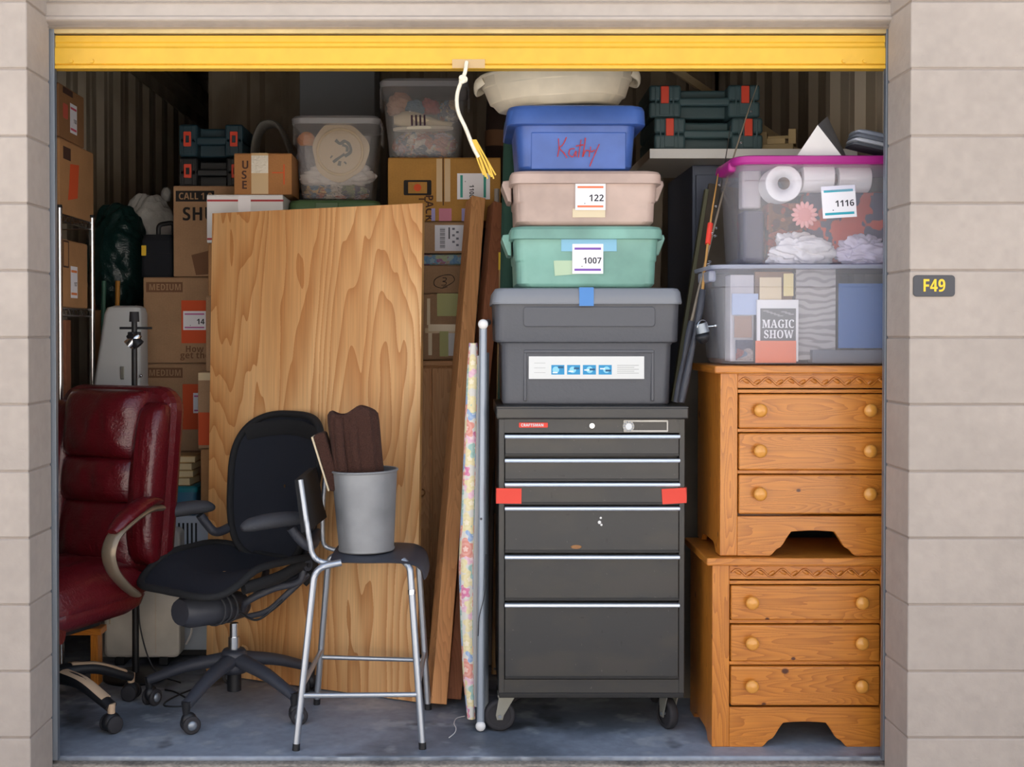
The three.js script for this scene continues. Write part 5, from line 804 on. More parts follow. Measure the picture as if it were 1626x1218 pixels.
// ------------------------------------------------------------------ cardboard boxes
function carton(label, [x0, x1], [y0, y1], [Zf, Zb], m = M.card, { tape = true, name = 'cardboard_box', seam = 'x' } = {}) {   // closed carton: four walls, four top flaps, tape
  const w = x1 - x0, h = y1 - y0 - 0.002, d = Zb - Zf, t = thing(name, label, 'box', [(x0 + x1) / 2, y0 + 0.001, D((Zf + Zb) / 2)]);
  part(t, 'carton', bx(-w / 2, w / 2, 0, h - 0.003, -d / 2, d / 2, 0.004), m);
  if (seam === 'x') for (const s of [-1, 1]) part(t, 'flap', bx(-w / 2 + 0.001, w / 2 - 0.001, h - 0.003, h, s > 0 ? 0.001 : -d / 2 + 0.001, s > 0 ? d / 2 - 0.001 : -0.001, 0.0012), m);
  else for (const s of [-1, 1]) part(t, 'flap', bx(s > 0 ? 0.001 : -w / 2 + 0.001, s > 0 ? w / 2 - 0.001 : -0.001, h - 0.003, h, -d / 2 + 0.001, d / 2 - 0.001, 0.0012), m);
  if (tape) part(t, 'packing_tape', seam === 'x' ? bx(-w / 2 - 0.0006, w / 2 + 0.0006, h, h + 0.0006, -0.024, 0.024, 0) : merge(bx(-0.024, 0.024, h, h + 0.0006, -d / 2, d / 2, 0), bx(-0.024, 0.024, h - 0.06, h + 0.0006, d / 2, d / 2 + 0.0006, 0)), M.tapeTan);
  t.userData.half = undefined; delete t.userData.half; t.box = { w, h, d, Zf }; return t;
}
const onF = (t, name, g, m, px, py, o = {}) => { const Z = t.box.Zf, p = at(px, py, Z), q = part(t, name, g, m, { uv: o.uv ?? true, label: o.label }); q.position.set(p.x - t.position.x, p.y - t.position.y, t.box.d / 2 + (o.dz ?? 0.0004)); if (o.rz) q.rotation.z = o.rz; return q; };   // on the front face where px, py falls
const onR = (t, name, g, m, z, y, o = {}) => { const q = part(t, name, g, m, { uv: o.uv ?? true, label: o.label }); q.position.set(t.box.w / 2 + (o.dz ?? 0.0004), y, z); q.rotation.y = Math.PI / 2; return q; };   // on the right face
const wpx = (n, Z) => n * Z / FOCAL;
function label4(w, h, print) { return sheet(w, h, 0.0006); }
function bandText(t, s, px0, px1, py0, py1, bandM, inkM) { const Z = t.box.Zf, b = onF(t, 'print_band', bx(0, wpx(px1 - px0, Z), -wpx(py1 - py0, Z), 0, 0, 0.0006, 0), bandM, px0, py0); const g = text(s, wpx((py1 - py0) * 0.62, Z), 0.0005); g.computeBoundingBox(); const k = wpx((px1 - px0) * 0.86, Z) / (g.boundingBox.max.x - g.boundingBox.min.x); g.scale(Math.min(k, 1.3), 1, 1); part(b, 'lettering', g.translate(wpx((px1 - px0) * 0.07, Z), -wpx((py1 - py0) * 0.8, Z), 0.0007), inkM); }

// ------------------------------------------------------------------ wire shelf at the left with its boxes
{
  const xr = X(95, 4.78), w = 0.36, Z0 = 4.78, Z1 = 5.2, y1 = Y(338, 4.78), y2 = Y(488, 4.78);
  const t = thing('wire_shelf', 'chrome wire shelving unit standing against the left wall', 'shelving', [xr - w / 2, 0, D((Z0 + Z1) / 2)]), P = (n, g, m) => part(t, n, g, m, { abs: true });
  for (const [x, Z] of [[xr, Z0], [xr, Z1], [xr - w, Z0], [xr - w, Z1]]) { P('post', cyl(0.0125, 0.0125, y1 + 0.02, 14).translate(x, 0, D(Z)), M.chrome); P('post_cap', cyl(0.0135, 0.012, 0.012, 14).translate(x, y1 + 0.02, D(Z)), M.black); }
  for (const y of [y1, y2, 0.9, 0.3]) {
    const rim = (yy) => [[V(xr, yy, D(Z0)), V(xr, yy, D(Z1))], [V(xr - w, yy, D(Z0)), V(xr - w, yy, D(Z1))], [V(xr, yy, D(Z0)), V(xr - w, yy, D(Z0))], [V(xr, yy, D(Z1)), V(xr - w, yy, D(Z1))]].map(([a, b]) => bar(a, b, 0.0028, 0.0028, 8));
    const zig = []; for (let i = 0; i <= 16; i++) zig.push(V(xr, y - (i % 2 ? 0.028 : 0.003), D(lerp(Z0, Z1, i / 16)))); const zg2 = []; for (let i = 0; i <= 14; i++) zg2.push(V(lerp(xr, xr - w, i / 14), y - (i % 2 ? 0.028 : 0.003), D(Z0)));
    const wires = []; for (let i = 1; i < 16; i++) wires.push(bar(V(xr, y, D(lerp(Z0, Z1, i / 16))), V(xr - w, y, D(lerp(Z0, Z1, i / 16))), 0.0018, 0.0018, 6));
    P('shelf', merge(rim(y - 0.002), rim(y - 0.030), sweep(zig, 0.0016, 0.0016, 6), sweep(zg2, 0.0016, 0.0016, 6), wires), M.chrome);
  }
  const stick = (t2, num, col, z, y, ww, hh, size) => { const s = sticker(t2, num, col, ww, hh, V(t2.box.w / 2 + 0.0004, y, z), { size }); s.rotation.y = Math.PI / 2; };
  const bw = [xr - w + 0.02, xr - 0.004], h1 = Y(218, 4.8) - y1, h2 = Y(131, 4.8) - Y(218, 4.8);
  const b2 = carton('tan carton with orange print on the top of the wire shelf', bw, [y1 + 0.002, y1 + 0.002 + h1], [4.8, 5.24], M.card, { seam: 'z' });
  onR(b2, 'print_band', sheet(0.09, 0.05), M.inkBrown, b2.box.d / 2 - 0.09, h1 * 0.82); onR(b2, 'orange_print', extrude([[-0.07, 0], [0.05, 0.02], [0.07, 0.16], [-0.04, 0.15], [-0.055, 0.06]], 0.0008), M.orangePrint, 0.05, h1 * 0.2);
  const b1 = carton('dark brown carton with a barcode sticker, uppermost on the wire shelf', [bw[0], bw[1] - 0.002], [y1 + 0.004 + h1, y1 + 0.002 + h1 + h2], [4.8, 5.12], M.cardDark, { seam: 'z' });
  stick(b1, '108', '#d0506a', -0.02, h2 * 0.45, 0.085, 0.12, 70); onR(b1, 'red_print', extrude(rrect(-0.03, 0.03, -0.03, 0.03, 0.01), 0.0008), mat(0xc85a48, 0.8), 0.08, h2 * 0.52); onR(b1, 'print_band', sheet(0.12, 0.025), M.inkBrown, 0.05, h2 * 0.9);
  const h3 = Y(378, 4.8) - y2, b3 = carton('carton with an orange-barred sticker on the middle of the wire shelf', [bw[0], bw[1] - 0.006], [y2 + 0.002, y2 + 0.002 + h3], [4.81, 5.17], M.card, { seam: 'z' });
  stick(b3, '107', '#e8854a', -0.0, h3 * 0.38, 0.085, 0.13, 70); onR(b3, 'print_frame', extrude(rrect(-0.035, 0.035, -0.055, 0.055, 0.004), 0.0008, 0, [rrect(-0.028, 0.028, -0.048, 0.048, 0.003)]), M.inkBrown, 0.1, h3 * 0.78);
  for (const [i, z, c, l] of [[0, 4.88, M.plank, 'lighter brown wooden board standing on the low wire shelf'], [1, 4.98, M.plankDark, 'darker brown wooden board standing on the low wire shelf']]) { const k = thing('wood_offcut', l, 'wood', [xr - 0.06, 0.902, D(z)]); part(k, 'timber', bx(-0.09, 0.03, 0, y2 - 0.95, -0.03, 0.03, 0.003), c, { rot: true }); }
}

// ------------------------------------------------------------------ column of removal boxes left of the plywood
const ZM = 5.4;
{
  const xl = X(228, ZM), xr = xl + 0.5, ys = [Y(440, ZM), Y(577, ZM), Y(717, ZM)], h = ys[0] - ys[1];
  const mk = (l, y0, y1) => carton(l, [xl, xr], [y0, y1], [ZM, 6.1], M.cardPale);
  const a = mk('carton marked MEDIUM with sticker 14, upper of the pair', ys[1], ys[0]), b = mk('carton marked MEDIUM with orange square, lower of the pair', ys[2], ys[1]);
  const low = ys[2] / 2; mk('plain carton under the MEDIUM cartons, second from the floor', low, ys[2]); mk('plain carton at the very bottom of the MEDIUM column', 0.001, low);
  for (const [t, py, sy] of [[a, 448, 464], [b, 584, 600]]) bandText(t, 'MEDIUM', 232, 290, py, sy, M.cardPrint, M.cardPale);
  onF(a, 'orange_square', extrude(rrect(0, wpx(46, ZM), -wpx(68, ZM), 0, 0.002), 0.0008), M.orangePrint, 288, 477); onF(b, 'orange_square', extrude(rrect(0, wpx(36, ZM), -wpx(72, ZM), 0, 0.002), 0.0008), M.orangePrint, 290, 610);
  { const p = at(309, 509, ZM); sticker(a, '14', '#c0609a', wpx(36, ZM), wpx(30, ZM), V(p.x - a.position.x, p.y - a.position.y, a.box.d / 2 + 0.0015), { size: 84 }); const p2 = at(318, 640, ZM); sticker(b, '', '#c0609a', wpx(22, ZM), wpx(32, ZM), V(p2.x - b.position.x, p2.y - b.position.y, b.box.d / 2 + 0.0015)); }
  onF(a, 'lettering', text('How d', wpx(10, ZM), 0.0005), M.cardPrint, 294, 559); onF(a, 'lettering', text('get them', wpx(10, ZM), 0.0005), M.cardPrint, 286, 569);
  // shurgard-style carton on top, with black band
  const x2 = X(276, ZM), s = carton('tall carton with black letter band, under the navy tool cases', [x2, x2 + 0.42], [ys[0] + 0.001, Y(295, ZM)], [ZM, 5.86], M.cardPale);
  bandText(s, 'CALL 1 8', 279, 340, 303, 320, M.ink, M.cardPale);
  onF(s, 'lettering', (() => { const g = text('SHURGARD', wpx(21, ZM), 0.0005); g.scale(0.95, 1, 1); return g; })(), M.ink, 289, 350); onF(s, 'dark_print', extrude([[0, 0], [0.12, 0.03], [0.14, -0.08], [0.02, -0.09]], 0.0006), M.cardPrint, 304, 405);
  // black case and bags
  { const c = at(248, 437, 5.42), k = thing('camera_case', 'black case with carry handle and yellow tag beside the tall carton', 'case', [X(249, 5.45), ys[0] + 0.002, D(5.55)]), w = wpx(50, 5.45), hh = wpx(68, 5.45); void c; part(k, 'shell', rloft([[0, w, 0.2, 0.02], [hh * 0.86, w * 0.97, 0.2, 0.02], [hh, w * 0.86, 0.17, 0.02]], { crease: 0.5 }), M.canvasDark); part(k, 'handle', sweep(rounded([V(-0.01, hh - 0.004, 0.02), V(-0.01, hh + 0.05, 0.02), V(0.06, hh + 0.06, 0.02), V(0.062, hh - 0.004, 0.02)], 0.02), 0.008, 0.011, 10), M.black); part(k, 'tag', bx(-w / 2 + 0.004, -w / 2 + 0.026, hh * 0.5, hh * 0.74, 0.1, 0.104, 0.004), M.yellow, { label: 'yellow tag' }); part(k, 'seam', bx(-w / 2 + 0.01, w / 2 - 0.01, hh * 0.55, hh * 0.56, 0.099, 0.1025, 0.001), M.black); }
  { const k = thing('white_plastic_bag', 'full whitish plastic bag lying behind the black case', 'bag', [X(236, 5.98), ys[0] + 0.002, D(5.98)]); part(k, 'film', lump(0.30, 0.43, 0.22, 0.16, 12, 0.15, 60), M.bagWhite); part(k, 'knot', lump(0.05, 0.07, 0.05, 0.3, 4, 0.1, 16).translate(0.09, 0.40, 0.0), M.bagWhite); }
  { const yb = Y(492, 5.62), c = carton('dark carton under the green sack behind the white case', [X(150, 5.62), X(226, 5.62)], [0.001, yb], [5.62, 5.9], M.cardDark), k = thing('green_bin_bag', 'dark green sack heaped between the wire shelf and the black case', 'sack', [X(186, 5.74), yb + 0.001, D(5.76)]); void c; part(k, 'film', lump(0.30, 0.50, 0.26, 0.16, 22, 0.1, 60), M.bagGreen); }
}
{ // navy cases and boxes above
  const y0 = Y(295, ZM) + 0.001, w = wpx(104, 5.45);
  carryCase('tool_case', 'black carry case with red frame latches on the tall carton', w, 0.135, 0.30, M.caseBlack, M.latch, [X(335, 5.45), y0, D(5.46) - 0.15], 0.03, true);
  carryCase('tool_case', 'navy carry case with red frame latches, above the black case', w * 0.98, 0.145, 0.30, M.caseNavy, M.latch, [X(336, 5.45), y0 + 0.137, D(5.45) - 0.15], 0.0, true);
  // column directly behind the plywood, edges peeping out at its left
  const Z = 5.07, x0 = X(314, Z), yB = 0.60, ys = [Y(713, Z), Y(590, Z), Y(470, Z), Y(386, Z)];
  const mk = (l, xa, ya, yb, m) => carton(l, [xa, xa + 0.30], [ya, yb], [Z, 5.36], m);
  mk('brown carton on the white appliance behind the plywood', X(318, Z), yB + 0.001, ys[0], M.card); const o = mk('carton with orange lower half peeping out left of the plywood', x0, ys[0], ys[1], M.cardPale); mk('narrow-edged carton above the orange one, left of the plywood', X(327, Z), ys[1], ys[2], M.cardPale); mk('carton carrying the white mailing box behind the plywood', X(331, Z), ys[2], ys[3], M.card);
  onF(o, 'orange_print', bx(0, wpx(24, Z), -wpx(52, Z), 0, 0, 0.0008, 0), M.orangePrint, 315, 655); onF(o, 'packing_tape', bx(0, wpx(24, Z), -wpx(12, Z), 0, 0, 0.0008, 0), M.tapeClear, 315, 592);
  const m = carton('white mailing box with red stripes peeping over the plywood', [X(329, Z), X(450, Z)], [ys[3], Y(309, Z)], [Z, 5.34], M.paper, { tape: false, name: 'mailing_box' });
  for (const py of [317, 378]) onF(m, 'red_stripe', bx(0, m.box.w, -wpx(3, Z), 0, 0, 0.0006, 0), M.paperRed, 329, py); onF(m, 'clear_tape', bx(0, wpx(20, Z), -wpx(26, Z), 0, 0, 0.0008, 0), mat(0xe6dfe0, 0.2), 378, 311);
  const c = carton('small brown carton with shiny tape on the white mailing box', [X(371, Z), X(463, Z)], [Y(309, Z) + 0.001, Y(242, Z)], [Z + 0.02, 5.32], mat(0xb07a48, 0.85, { map: TX.card }), { seam: 'z', tape: false, name: 'small_carton' });
  onF(c, 'packing_tape', bx(0, wpx(27, Z), -wpx(65, Z), 0, 0, 0.0007, 0), M.tapeTan, 399, 243); onF(c, 'packing_tape', bx(0, wpx(27, Z), -wpx(28, Z), 0, 0, 0.0009, 0), mat(0xdcd2c0, 0.12, { bumpMap: TX.leather, bumpScale: 0.004 }), 399, 247);
  for (const [s, py] of [['U', 268], ['S', 284], ['E', 300]]) onF(c, 'lettering', text(s, wpx(13, Z), 0.0005), M.inkBrown, 383, py); onF(c, 'red_print', merge(bx(0, wpx(18, Z), 0, wpx(1.5, Z), 0, 0.0006, 0), bx(wpx(18, Z), wpx(20, Z), -wpx(18, Z), wpx(14, Z), 0, 0.0006, 0)), M.orangePrint, 432, 275);
  // grey moulded seat behind the small carton
  { const k = thing('grey_seat_shell', 'grey moulded seat shell behind the small brown carton', 'seat', [X(436, 5.62), y0 + 0.001, D(5.64)]); const pr = curve([V(-0.10, 0.0, 0), V(-0.085, 0.24, 0), V(-0.05, 0.305, 0), V(0.01, 0.31, 0), V(0.07, 0.2, 0), V(0.125, 0.0, 0)], 40); part(k, 'shell', sweep(pr, 0.09, 0.012, 12, V(0, 0, 1).cross(V(0, 0, 1)).lengthSq() ? null : null), mat(0x98948c, 0.6)); }
}
{ // furniture and appliances on the floor, left
  const rail = (t, n, g, m, o = {}) => part(t, n, g, m, o);
  { const Z = 4.98, x0 = X(163, Z), x1 = X(284, Z), y0 = 0.03, t = thing('white_heater', 'flat off-white heater standing behind the red chair', 'heater', [(x0 + x1) / 2, 0, D(Z) - 0.05]), w = x1 - x0; rail(t, 'housing', extrude(rrect(-w / 2, w / 2, y0, 0.56, 0.025), 0.1, 0.012).translate(0, 0, -0.05), M.offWhite); rail(t, 'side_grille', bx(-w / 2 + 0.022, -w / 2 + 0.028, 0.17, 0.5, 0.049, 0.0515, 0.001), mat(0xb9a98f, 0.6)); for (const s of [-1, 1]) rail(t, 'foot', bx(s * 0.09 - 0.02, s * 0.09 + 0.02, 0, y0 + 0.004, -0.06, 0.06, 0.006), M.black); rail(t, 'cord', sweep(curve([V(w / 2 + 0.004, 0.2, -0.01), V(w / 2 + 0.018, 0.24, 0.0), V(w / 2 + 0.03, 0.2, 0.01), V(w / 2 + 0.016, 0.17, 0.012), V(w / 2 + 0.006, 0.21, 0.012), V(w / 2 + 0.024, 0.25, 0.014), V(w / 2 + 0.04, 0.2, 0.01), V(w / 2 + 0.036, 0.12, 0), V(w / 2 + 0.01, 0.07, -0.02)], 50), 0.005, 0.005, 8), M.white); rail(t, 'seam', bx(w * 0.18, w * 0.184, 0.05, 0.54, 0.049, 0.0508, 0), M.tan); }
  { const Z = 5.1, x0 = X(244, Z), t = thing('white_appliance', 'pale blue-white slotted appliance under the teal box and books', 'appliance', [x0 + 0.27, 0, D(Z) - 0.13]); rail(t, 'housing', rloft([[0.03, 0.53, 0.24, 0.02], [0.04, 0.54, 0.25, 0.02], [0.57, 0.54, 0.25, 0.02], [0.598, 0.52, 0.23, 0.02]], { crease: 0.6 }), mat(0xbfc8d4, 0.5)); for (let i = 0; i < 5; i++) rail(t, 'slot', bx(-0.17 + i * 0.018, -0.162 + i * 0.018, 0.46, 0.57, 0.124, 0.1262, 0), M.black); rail(t, 'plinth', bx(-0.25, 0.25, 0, 0.03, -0.1, 0.1, 0.002), M.black); }
  { const Z = 5.11, x0 = X(261, Z), x1 = x0 + 0.135, t = thing('teal_box', 'small teal plastic box under the stack of books', 'box', [(x0 + x1) / 2, 0.5995, D(Z) - 0.1]); rail(t, 'body', rloft([[0, 0.11, 0.17, 0.02], [0.10, 0.125, 0.19, 0.02]], { crease: 0.5 }), mat(0x3d6f8c, 0.4)); rail(t, 'lid', rloft([[0.1, 0.135, 0.2, 0.02], [0.118, 0.135, 0.2, 0.02], [0.124, 0.12, 0.185, 0.02]], { crease: 0.5 }), mat(0x1f7c88, 0.4));
    let y = 0.7245; [[0xa8875a, 'thick tan paperback at the bottom of the book stack'], [0xc9a86a, 'pale paperback second from the bottom of the book stack'], [0x9a7a50, 'brown paperback third from the bottom of the book stack'], [0xb9945c, 'tan paperback on top of the book stack']].forEach(([c, l], i) => { const h = [0.034, 0.03, 0.032, 0.028][i], k = thing('paperback_book', l, 'book', [X(284, Z) + (i - 1.5) * 0.004, y, D(Z) - 0.1], 0.06 * (i % 2 ? 1 : -1), 'paperbacks on the teal box'); rail(k, 'pages', bx(-0.054, 0.05, 0.003, h - 0.003, -0.075, 0.075, 0.001), mat(0xd8c398, 0.9)); rail(k, 'cover', merge(bx(-0.056, 0.053, 0, 0.003, -0.077, 0.077, 0.0005), bx(-0.056, 0.053, h - 0.003, h, -0.077, 0.077, 0.0005), bx(-0.0575, -0.054, 0, h, -0.077, 0.077, 0.0008)), mat(c, 0.7)); y += h + 0.0006; }); }
  { const Z = 5.1, x0 = X(146, Z), x1 = X(222, Z), yt = Y(487, Z), yb = Y(614, Z), t = thing('white_case', 'white tapered plastic case standing beyond the red chair', 'case', [(x0 + x1) / 2 + 0.0, 0.001, D(Z) - 0.08]), w = x1 - x0; rail(t, 'shell', rloft([[0, w, 0.16, 0.02], [yb, w, 0.16, 0.02], [yb + 0.004, w - 0.004, 0.156, 0.02], [yt - 0.03, w * 0.78, 0.14, 0.025, 0.022], [yt - 0.004, w * 0.70, 0.12, 0.025, 0.024], [yt + 0.004, w * 0.5, 0.09, 0.02, 0.03]], { crease: 0.5 }), mat(0xb9bab8, 0.5)); rail(t, 'latch', bx(0.02, 0.035, yb + 0.03, yb + 0.085, 0.07, 0.084, 0.003), M.zinc); for (const x of [0.075, 0.105]) rail(t, 'stud', new THREE.SphereGeometry(0.007, 10, 8).translate(x, yb + 0.045, 0.077), M.chrome); rail(t, 'cord', sweep(curve([V(0.078, yb + 0.05, 0.084), V(0.078, yb + 0.12, 0.083), V(0.078, yb + 0.2, 0.078)], 10), 0.0018, 0.0018, 6), M.black); }
  for (const [px, m, l, n] of [[160, mat(0x3f6a58, 0.5), 'green pole standing behind the white case', 'garden_pole'], [182, mat(0xc98a34, 0.55), 'orange wooden pole standing behind the white case', 'garden_pole']]) { const p = at(px, 470, 5.6), q = at(px + 5, 445, 5.6), k = thing(n, l, 'pole', [p.x, 0, p.z]); rail(k, 'shaft', sweep([V(p.x - 0.02, 0.003, p.z), V(q.x, Y(446, 5.6), q.z)], 0.011, 0.011, 12), m, { abs: true }); }
  { const Z = 4.8, p = at(214, 700, Z), t = thing('stand_pole', 'black stand with crossbar and two small clamp lamps behind the red chair', 'stand', [p.x, 0, p.z]), yt = Y(507, Z); rail(t, 'base', lathe([[0, 0], [0.125, 0], [0.125, 0.012], [0.03, 0.022], [0, 0.024]], 36), M.black); rail(t, 'pole', cyl(0.0135, 0.011, yt, 16), M.black); rail(t, 'tip', cyl(0.02, 0.018, 0.04, 16).translate(0, yt - 0.01, 0), M.rubber); rail(t, 'crossbar', bar(V(-0.058, yt - 0.035, 0), V(0.07, yt - 0.035, 0), 0.005), M.black); for (const s of [-1, 1]) { const h = rail(t, 'lamp_head', lathe([[0, 0], [0.014, 0], [0.02, 0.03], [0.024, 0.06], [0.02, 0.06], [0.0, 0.045]], 20).rotateZ(Math.PI - s * 0.75).translate(s * 0.02, yt - 0.06, 0.006), s > 0 ? M.chrome : M.black); void h; rail(t, 'clamp', bx(s * 0.012 - 0.012, s * 0.012 + 0.012, yt - 0.085, yt - 0.05, -0.014, 0.014, 0.004), M.black); } rail(t, 'cord', sweep(curve([V(0.018, 0.9, 0.012), V(0.02, 0.42, 0.014), V(0.024, 0.2, 0.016), V(0.09, 0.03, 0.03), V(0.2, 0.005, 0.09)], 40), 0.003, 0.003, 6), M.black); }
  { const t = thing('floor_cord', 'black cord looped on the floor under the mesh chair', 'cord', [X(285, 4.45), 0, D(4.45)]); rail(t, 'cable', sweep(curve([[262, 1085, 4.62], [275, 1094, 4.6], [300, 1102, 4.5], [308, 1108, 4.48], [290, 1122, 4.42], [262, 1122, 4.42], [262, 1114, 4.46], [285, 1096, 4.56], [310, 1082, 4.64]].map((q) => { const p = at(...q); p.y = 0.004; return p; }), 60), 0.0032, 0.0032, 6), M.black, { abs: true }); }
  { const Z = 5.0, x0 = X(88, Z), t = thing('low_wooden_bench', 'low orange wooden bench behind the red chair base', 'bench', [X(128, 4.72), 0, D(4.70)]), y = Y(1003, 4.68); void x0; rail(t, 'seat_plank', bx(-0.16, 0.09, y - 0.013, y + 0.013, -0.05, 0.03, 0.004), M.honey); for (const x of [-0.13, 0.06]) rail(t, 'leg', bx(x - 0.015, x + 0.015, 0, y - 0.013, -0.04, 0.02, 0.003), M.honey, { rot: true }); }
}

// ------------------------------------------------------------------ behind and above the plywood
const PINE_Y = Y(573, 5.12);
{
  const Z = 5.12, x0 = -0.70, x1 = X(789, Z), t = thing('pine_cupboard', 'reddish pine cupboard half hidden behind the plywood', 'cupboard', [(x0 + x1) / 2, 0, D(Z) - 0.22]), P = (n, g, m, o = {}) => part(t, n, g, m, { abs: true, ...o }), z = D(Z);
  P('carcass', bx(x0, x1, 0.02, PINE_Y - 0.022, z - 0.44, z - 0.02, 0.003), M.pine, { rot: true }); P('top', bx(x0 - 0.01, x1 + 0.01, PINE_Y - 0.022, PINE_Y, z - 0.445, z + 0.006, 0.004), M.pine);
  for (let i = 0; i < 3; i++) { const a = lerp(x0, x1, i / 3) + 0.004, b = lerp(x0, x1, (i + 1) / 3) - 0.004, d = P('door', bx(a, b, 0.08, PINE_Y - 0.03, z - 0.02, z, 0.004), M.pine, { rot: true }); part(d, 'knob', lathe([[0, 0], [0.008, 0], [0.008, 0.01], [0.016, 0.02], [0.01, 0.028], [0, 0.029]], 18).rotateX(Math.PI / 2).translate(b - 0.035, 0.7, z), M.pine, { abs: true }); }
  P('plinth', bx(x0 + 0.01, x1 - 0.01, 0, 0.02, z - 0.42, z - 0.03, 0), M.pine);
}
{
  const Z = 5.18, gx = [X(457, Z), X(604, Z)], yg = Y(316, Z), g = thing('green_tote', 'green tote whose lid shows just above the plywood', 'storage tote', [(gx[0] + gx[1]) / 2, PINE_Y + 0.001, D(Z) - 0.17]); tote(g, gx[1] - gx[0] - 0.024, 0.32, yg - PINE_Y - 0.002, 0.93, M.greenTub, M.greenTub, { lidH: 0.035 }); part(g, 'lid_latch', bx(-0.08, 0.02, yg - PINE_Y - 0.045, yg - PINE_Y - 0.015, 0.168, 0.176, 0.004), M.greenTub);
  const clearBin = (l, x, y0, y1, zz) => { const W = x[1] - x[0], t = thing('clear_bin', l, 'storage bin', [(x[0] + x[1]) / 2, y0 + 0.001, D(zz) - 0.16]), H = y1 - y0 - 0.002; shell(t, W, 0.32, H - 0.01, 0.84, M.clearDark, { r: 0.04, flange: 0.016 }); part(t, 'lid', rloft([[H - 0.034, W + 0.014, 0.335, 0.045], [H - 0.012, W + 0.02, 0.34, 0.045], [H, W - 0.004, 0.32, 0.045], [H - 0.006, W - 0.03, 0.29, 0.04]], { crease: 0.5 }), M.clearLid); for (const s of [-1, 1]) part(t, 'latch_handle', bx(s > 0 ? W / 2 + 0.004 : -W / 2 - 0.014, s > 0 ? W / 2 + 0.014 : -W / 2 - 0.004, H - 0.11, H - 0.02, -0.05, 0.06, 0.004), M.clearDark); return t; };
  const y1 = Y(183, Z); clearBin('clear bin showing a round embroidery hoop, above the plywood', [X(466, Z), X(601, Z)], yg + 0.001, y1, Z);
  { const c = at(540, 241, Z + 0.036), k = thing('embroidery_hoop', 'round embroidery hoop with a grey stitched motif inside the clear bin', 'embroidery hoop', [c.x, c.y, c.z]); part(k, 'linen', (() => { const g2 = new THREE.CylinderGeometry(1, 1, 0.004, 96).rotateX(Math.PI / 2); const p = g2.attributes.position; for (let i = 0; i < p.count; i++) { const a = Math.atan2(p.getY(i), p.getX(i)), r = (0.126 + 0.005 * Math.sin(a * 3 + 1) + 0.0025 * Math.sin(a * 7)) * Math.hypot(p.getX(i), p.getY(i)); p.setXY(i, Math.cos(a) * r * 0.96, Math.sin(a) * r); } g2.computeVertexNormals(); return g2; })().translate(0, 0, -0.006), M.linen); part(k, 'ring', new THREE.TorusGeometry(0.098, 0.006, 10, 48), M.hoop); part(k, 'motif', strokes([[[-0.02, 0.05], [0.0, 0.035], [0.02, 0.045], [0.04, 0.03], [0.045, 0.0], [0.02, -0.02]], [[0.01, 0.03], [0.03, 0.02], [0.03, 0]], [[0.02, -0.01], [-0.01, -0.03], [-0.03, -0.045]], [[-0.04, -0.02], [-0.035, -0.024]], [[0.0, -0.04], [-0.005, -0.06]], [[0.025, -0.045], [0.02, -0.05]]], 0.013), mat(0x5d6664, 0.9)); }
  const soft = (n, l, c, px, w, h, d, y, dz, s, m, zz = Z, amp = 0.2) => { const k = thing(n, l, c, [X(px, zz + 0.1), y, D(zz) - dz]); part(k, 'fabric', lump(w, h, d, amp * 1.5, s, 0.35, 60), m); };
  const yb = yg + 0.008; soft('white_cloth', 'crumpled white cloth low in the hoop bin', 'cloth', 533, 0.30, 0.12, 0.13, yb + 0.06, 0.115, 31, mat(0xdedad6, 0.9), Z, 0.3); soft('rag_heap', 'patterned rags at the bottom of the hoop bin', 'rags', 533, 0.28, 0.09, 0.2, yb, 0.16, 33, M.rags); soft('grey_cloth', 'grey cloth at the left of the hoop bin', 'cloth', 492, 0.12, 0.2, 0.09, yb + 0.08, 0.13, 35, mat(0x83838c, 0.9)); soft('orange_packet', 'orange packet at the upper left of the hoop bin', 'packet', 487, 0.075, 0.06, 0.05, yb + 0.235, 0.10, 37, mat(0xd9822c, 0.7), Z, 0.08);
  // stack at the right of the plywood
  const S = 5.16, X0 = -0.325, X1 = X(795, S), yy = [PINE_Y, Y(466, S), Y(421, S), Y(403, S), Y(352, S), Y(250, S)];
  const s1 = carton('carton with yellow-green tape on the pine cupboard', [X0 + 0.02, X(752, S)], [yy[0] + 0.001, yy[1]], [S, 5.5], M.cardPale, { tape: false });
  for (const [px, py, w, h, m] of [[680, 515, 48, 11, M.tapeClear], [675, 521, 50, 8, M.tapeTan], [694, 466, 34, 36, M.tapeLime], [698, 526, 14, 40, M.tapeLime], [678, 474, 5, 42, M.tapeClear], [680, 526, 6, 38, M.tapeClear], [712, 519, 16, 46, M.paper]]) onF(s1, 'packing_tape', bx(0, wpx(w, S), -wpx(h, S), 0, 0, 0.0006, 0), m, px, py, { dz: 0.0004 + rnd() * 0.001 });
  const s2 = carton('flat carton with a circled 3 drawn on it', [X0 + 0.01, X(750, S)], [yy[1], yy[2]], [S, 5.5], M.cardPale, { tape: false });
  onF(s2, 'pen_mark', strokes([[[0, 0], [0.03, 0.012], [0.05, 0.03], [0.04, 0.05], [0, 0.05], [-0.035, 0.03], [-0.035, 0.008], [-0.005, -0.004], [0.02, 0.002]], [[0.0, 0.04], [0.015, 0.038], [0.012, 0.028], [0.0, 0.024], [0.015, 0.02], [0.012, 0.01], [-0.006, 0.008]]], 0.003), M.ink, 703, 456, { label: 'circled 3 in black marker' });
  { const k = thing('patterned_cloth', 'folded blue and white patterned cloth between two cartons', 'cloth', [(X0 + X(750, S)) / 2, yy[2] + 0.001, D(S) - 0.16]); part(k, 'fabric', bx(-0.17, 0.17, 0, yy[3] - yy[2] - 0.002, -0.15, 0.156, 0.014), mat(0xb8d4dc, 0.9, { map: TX.floral })); }
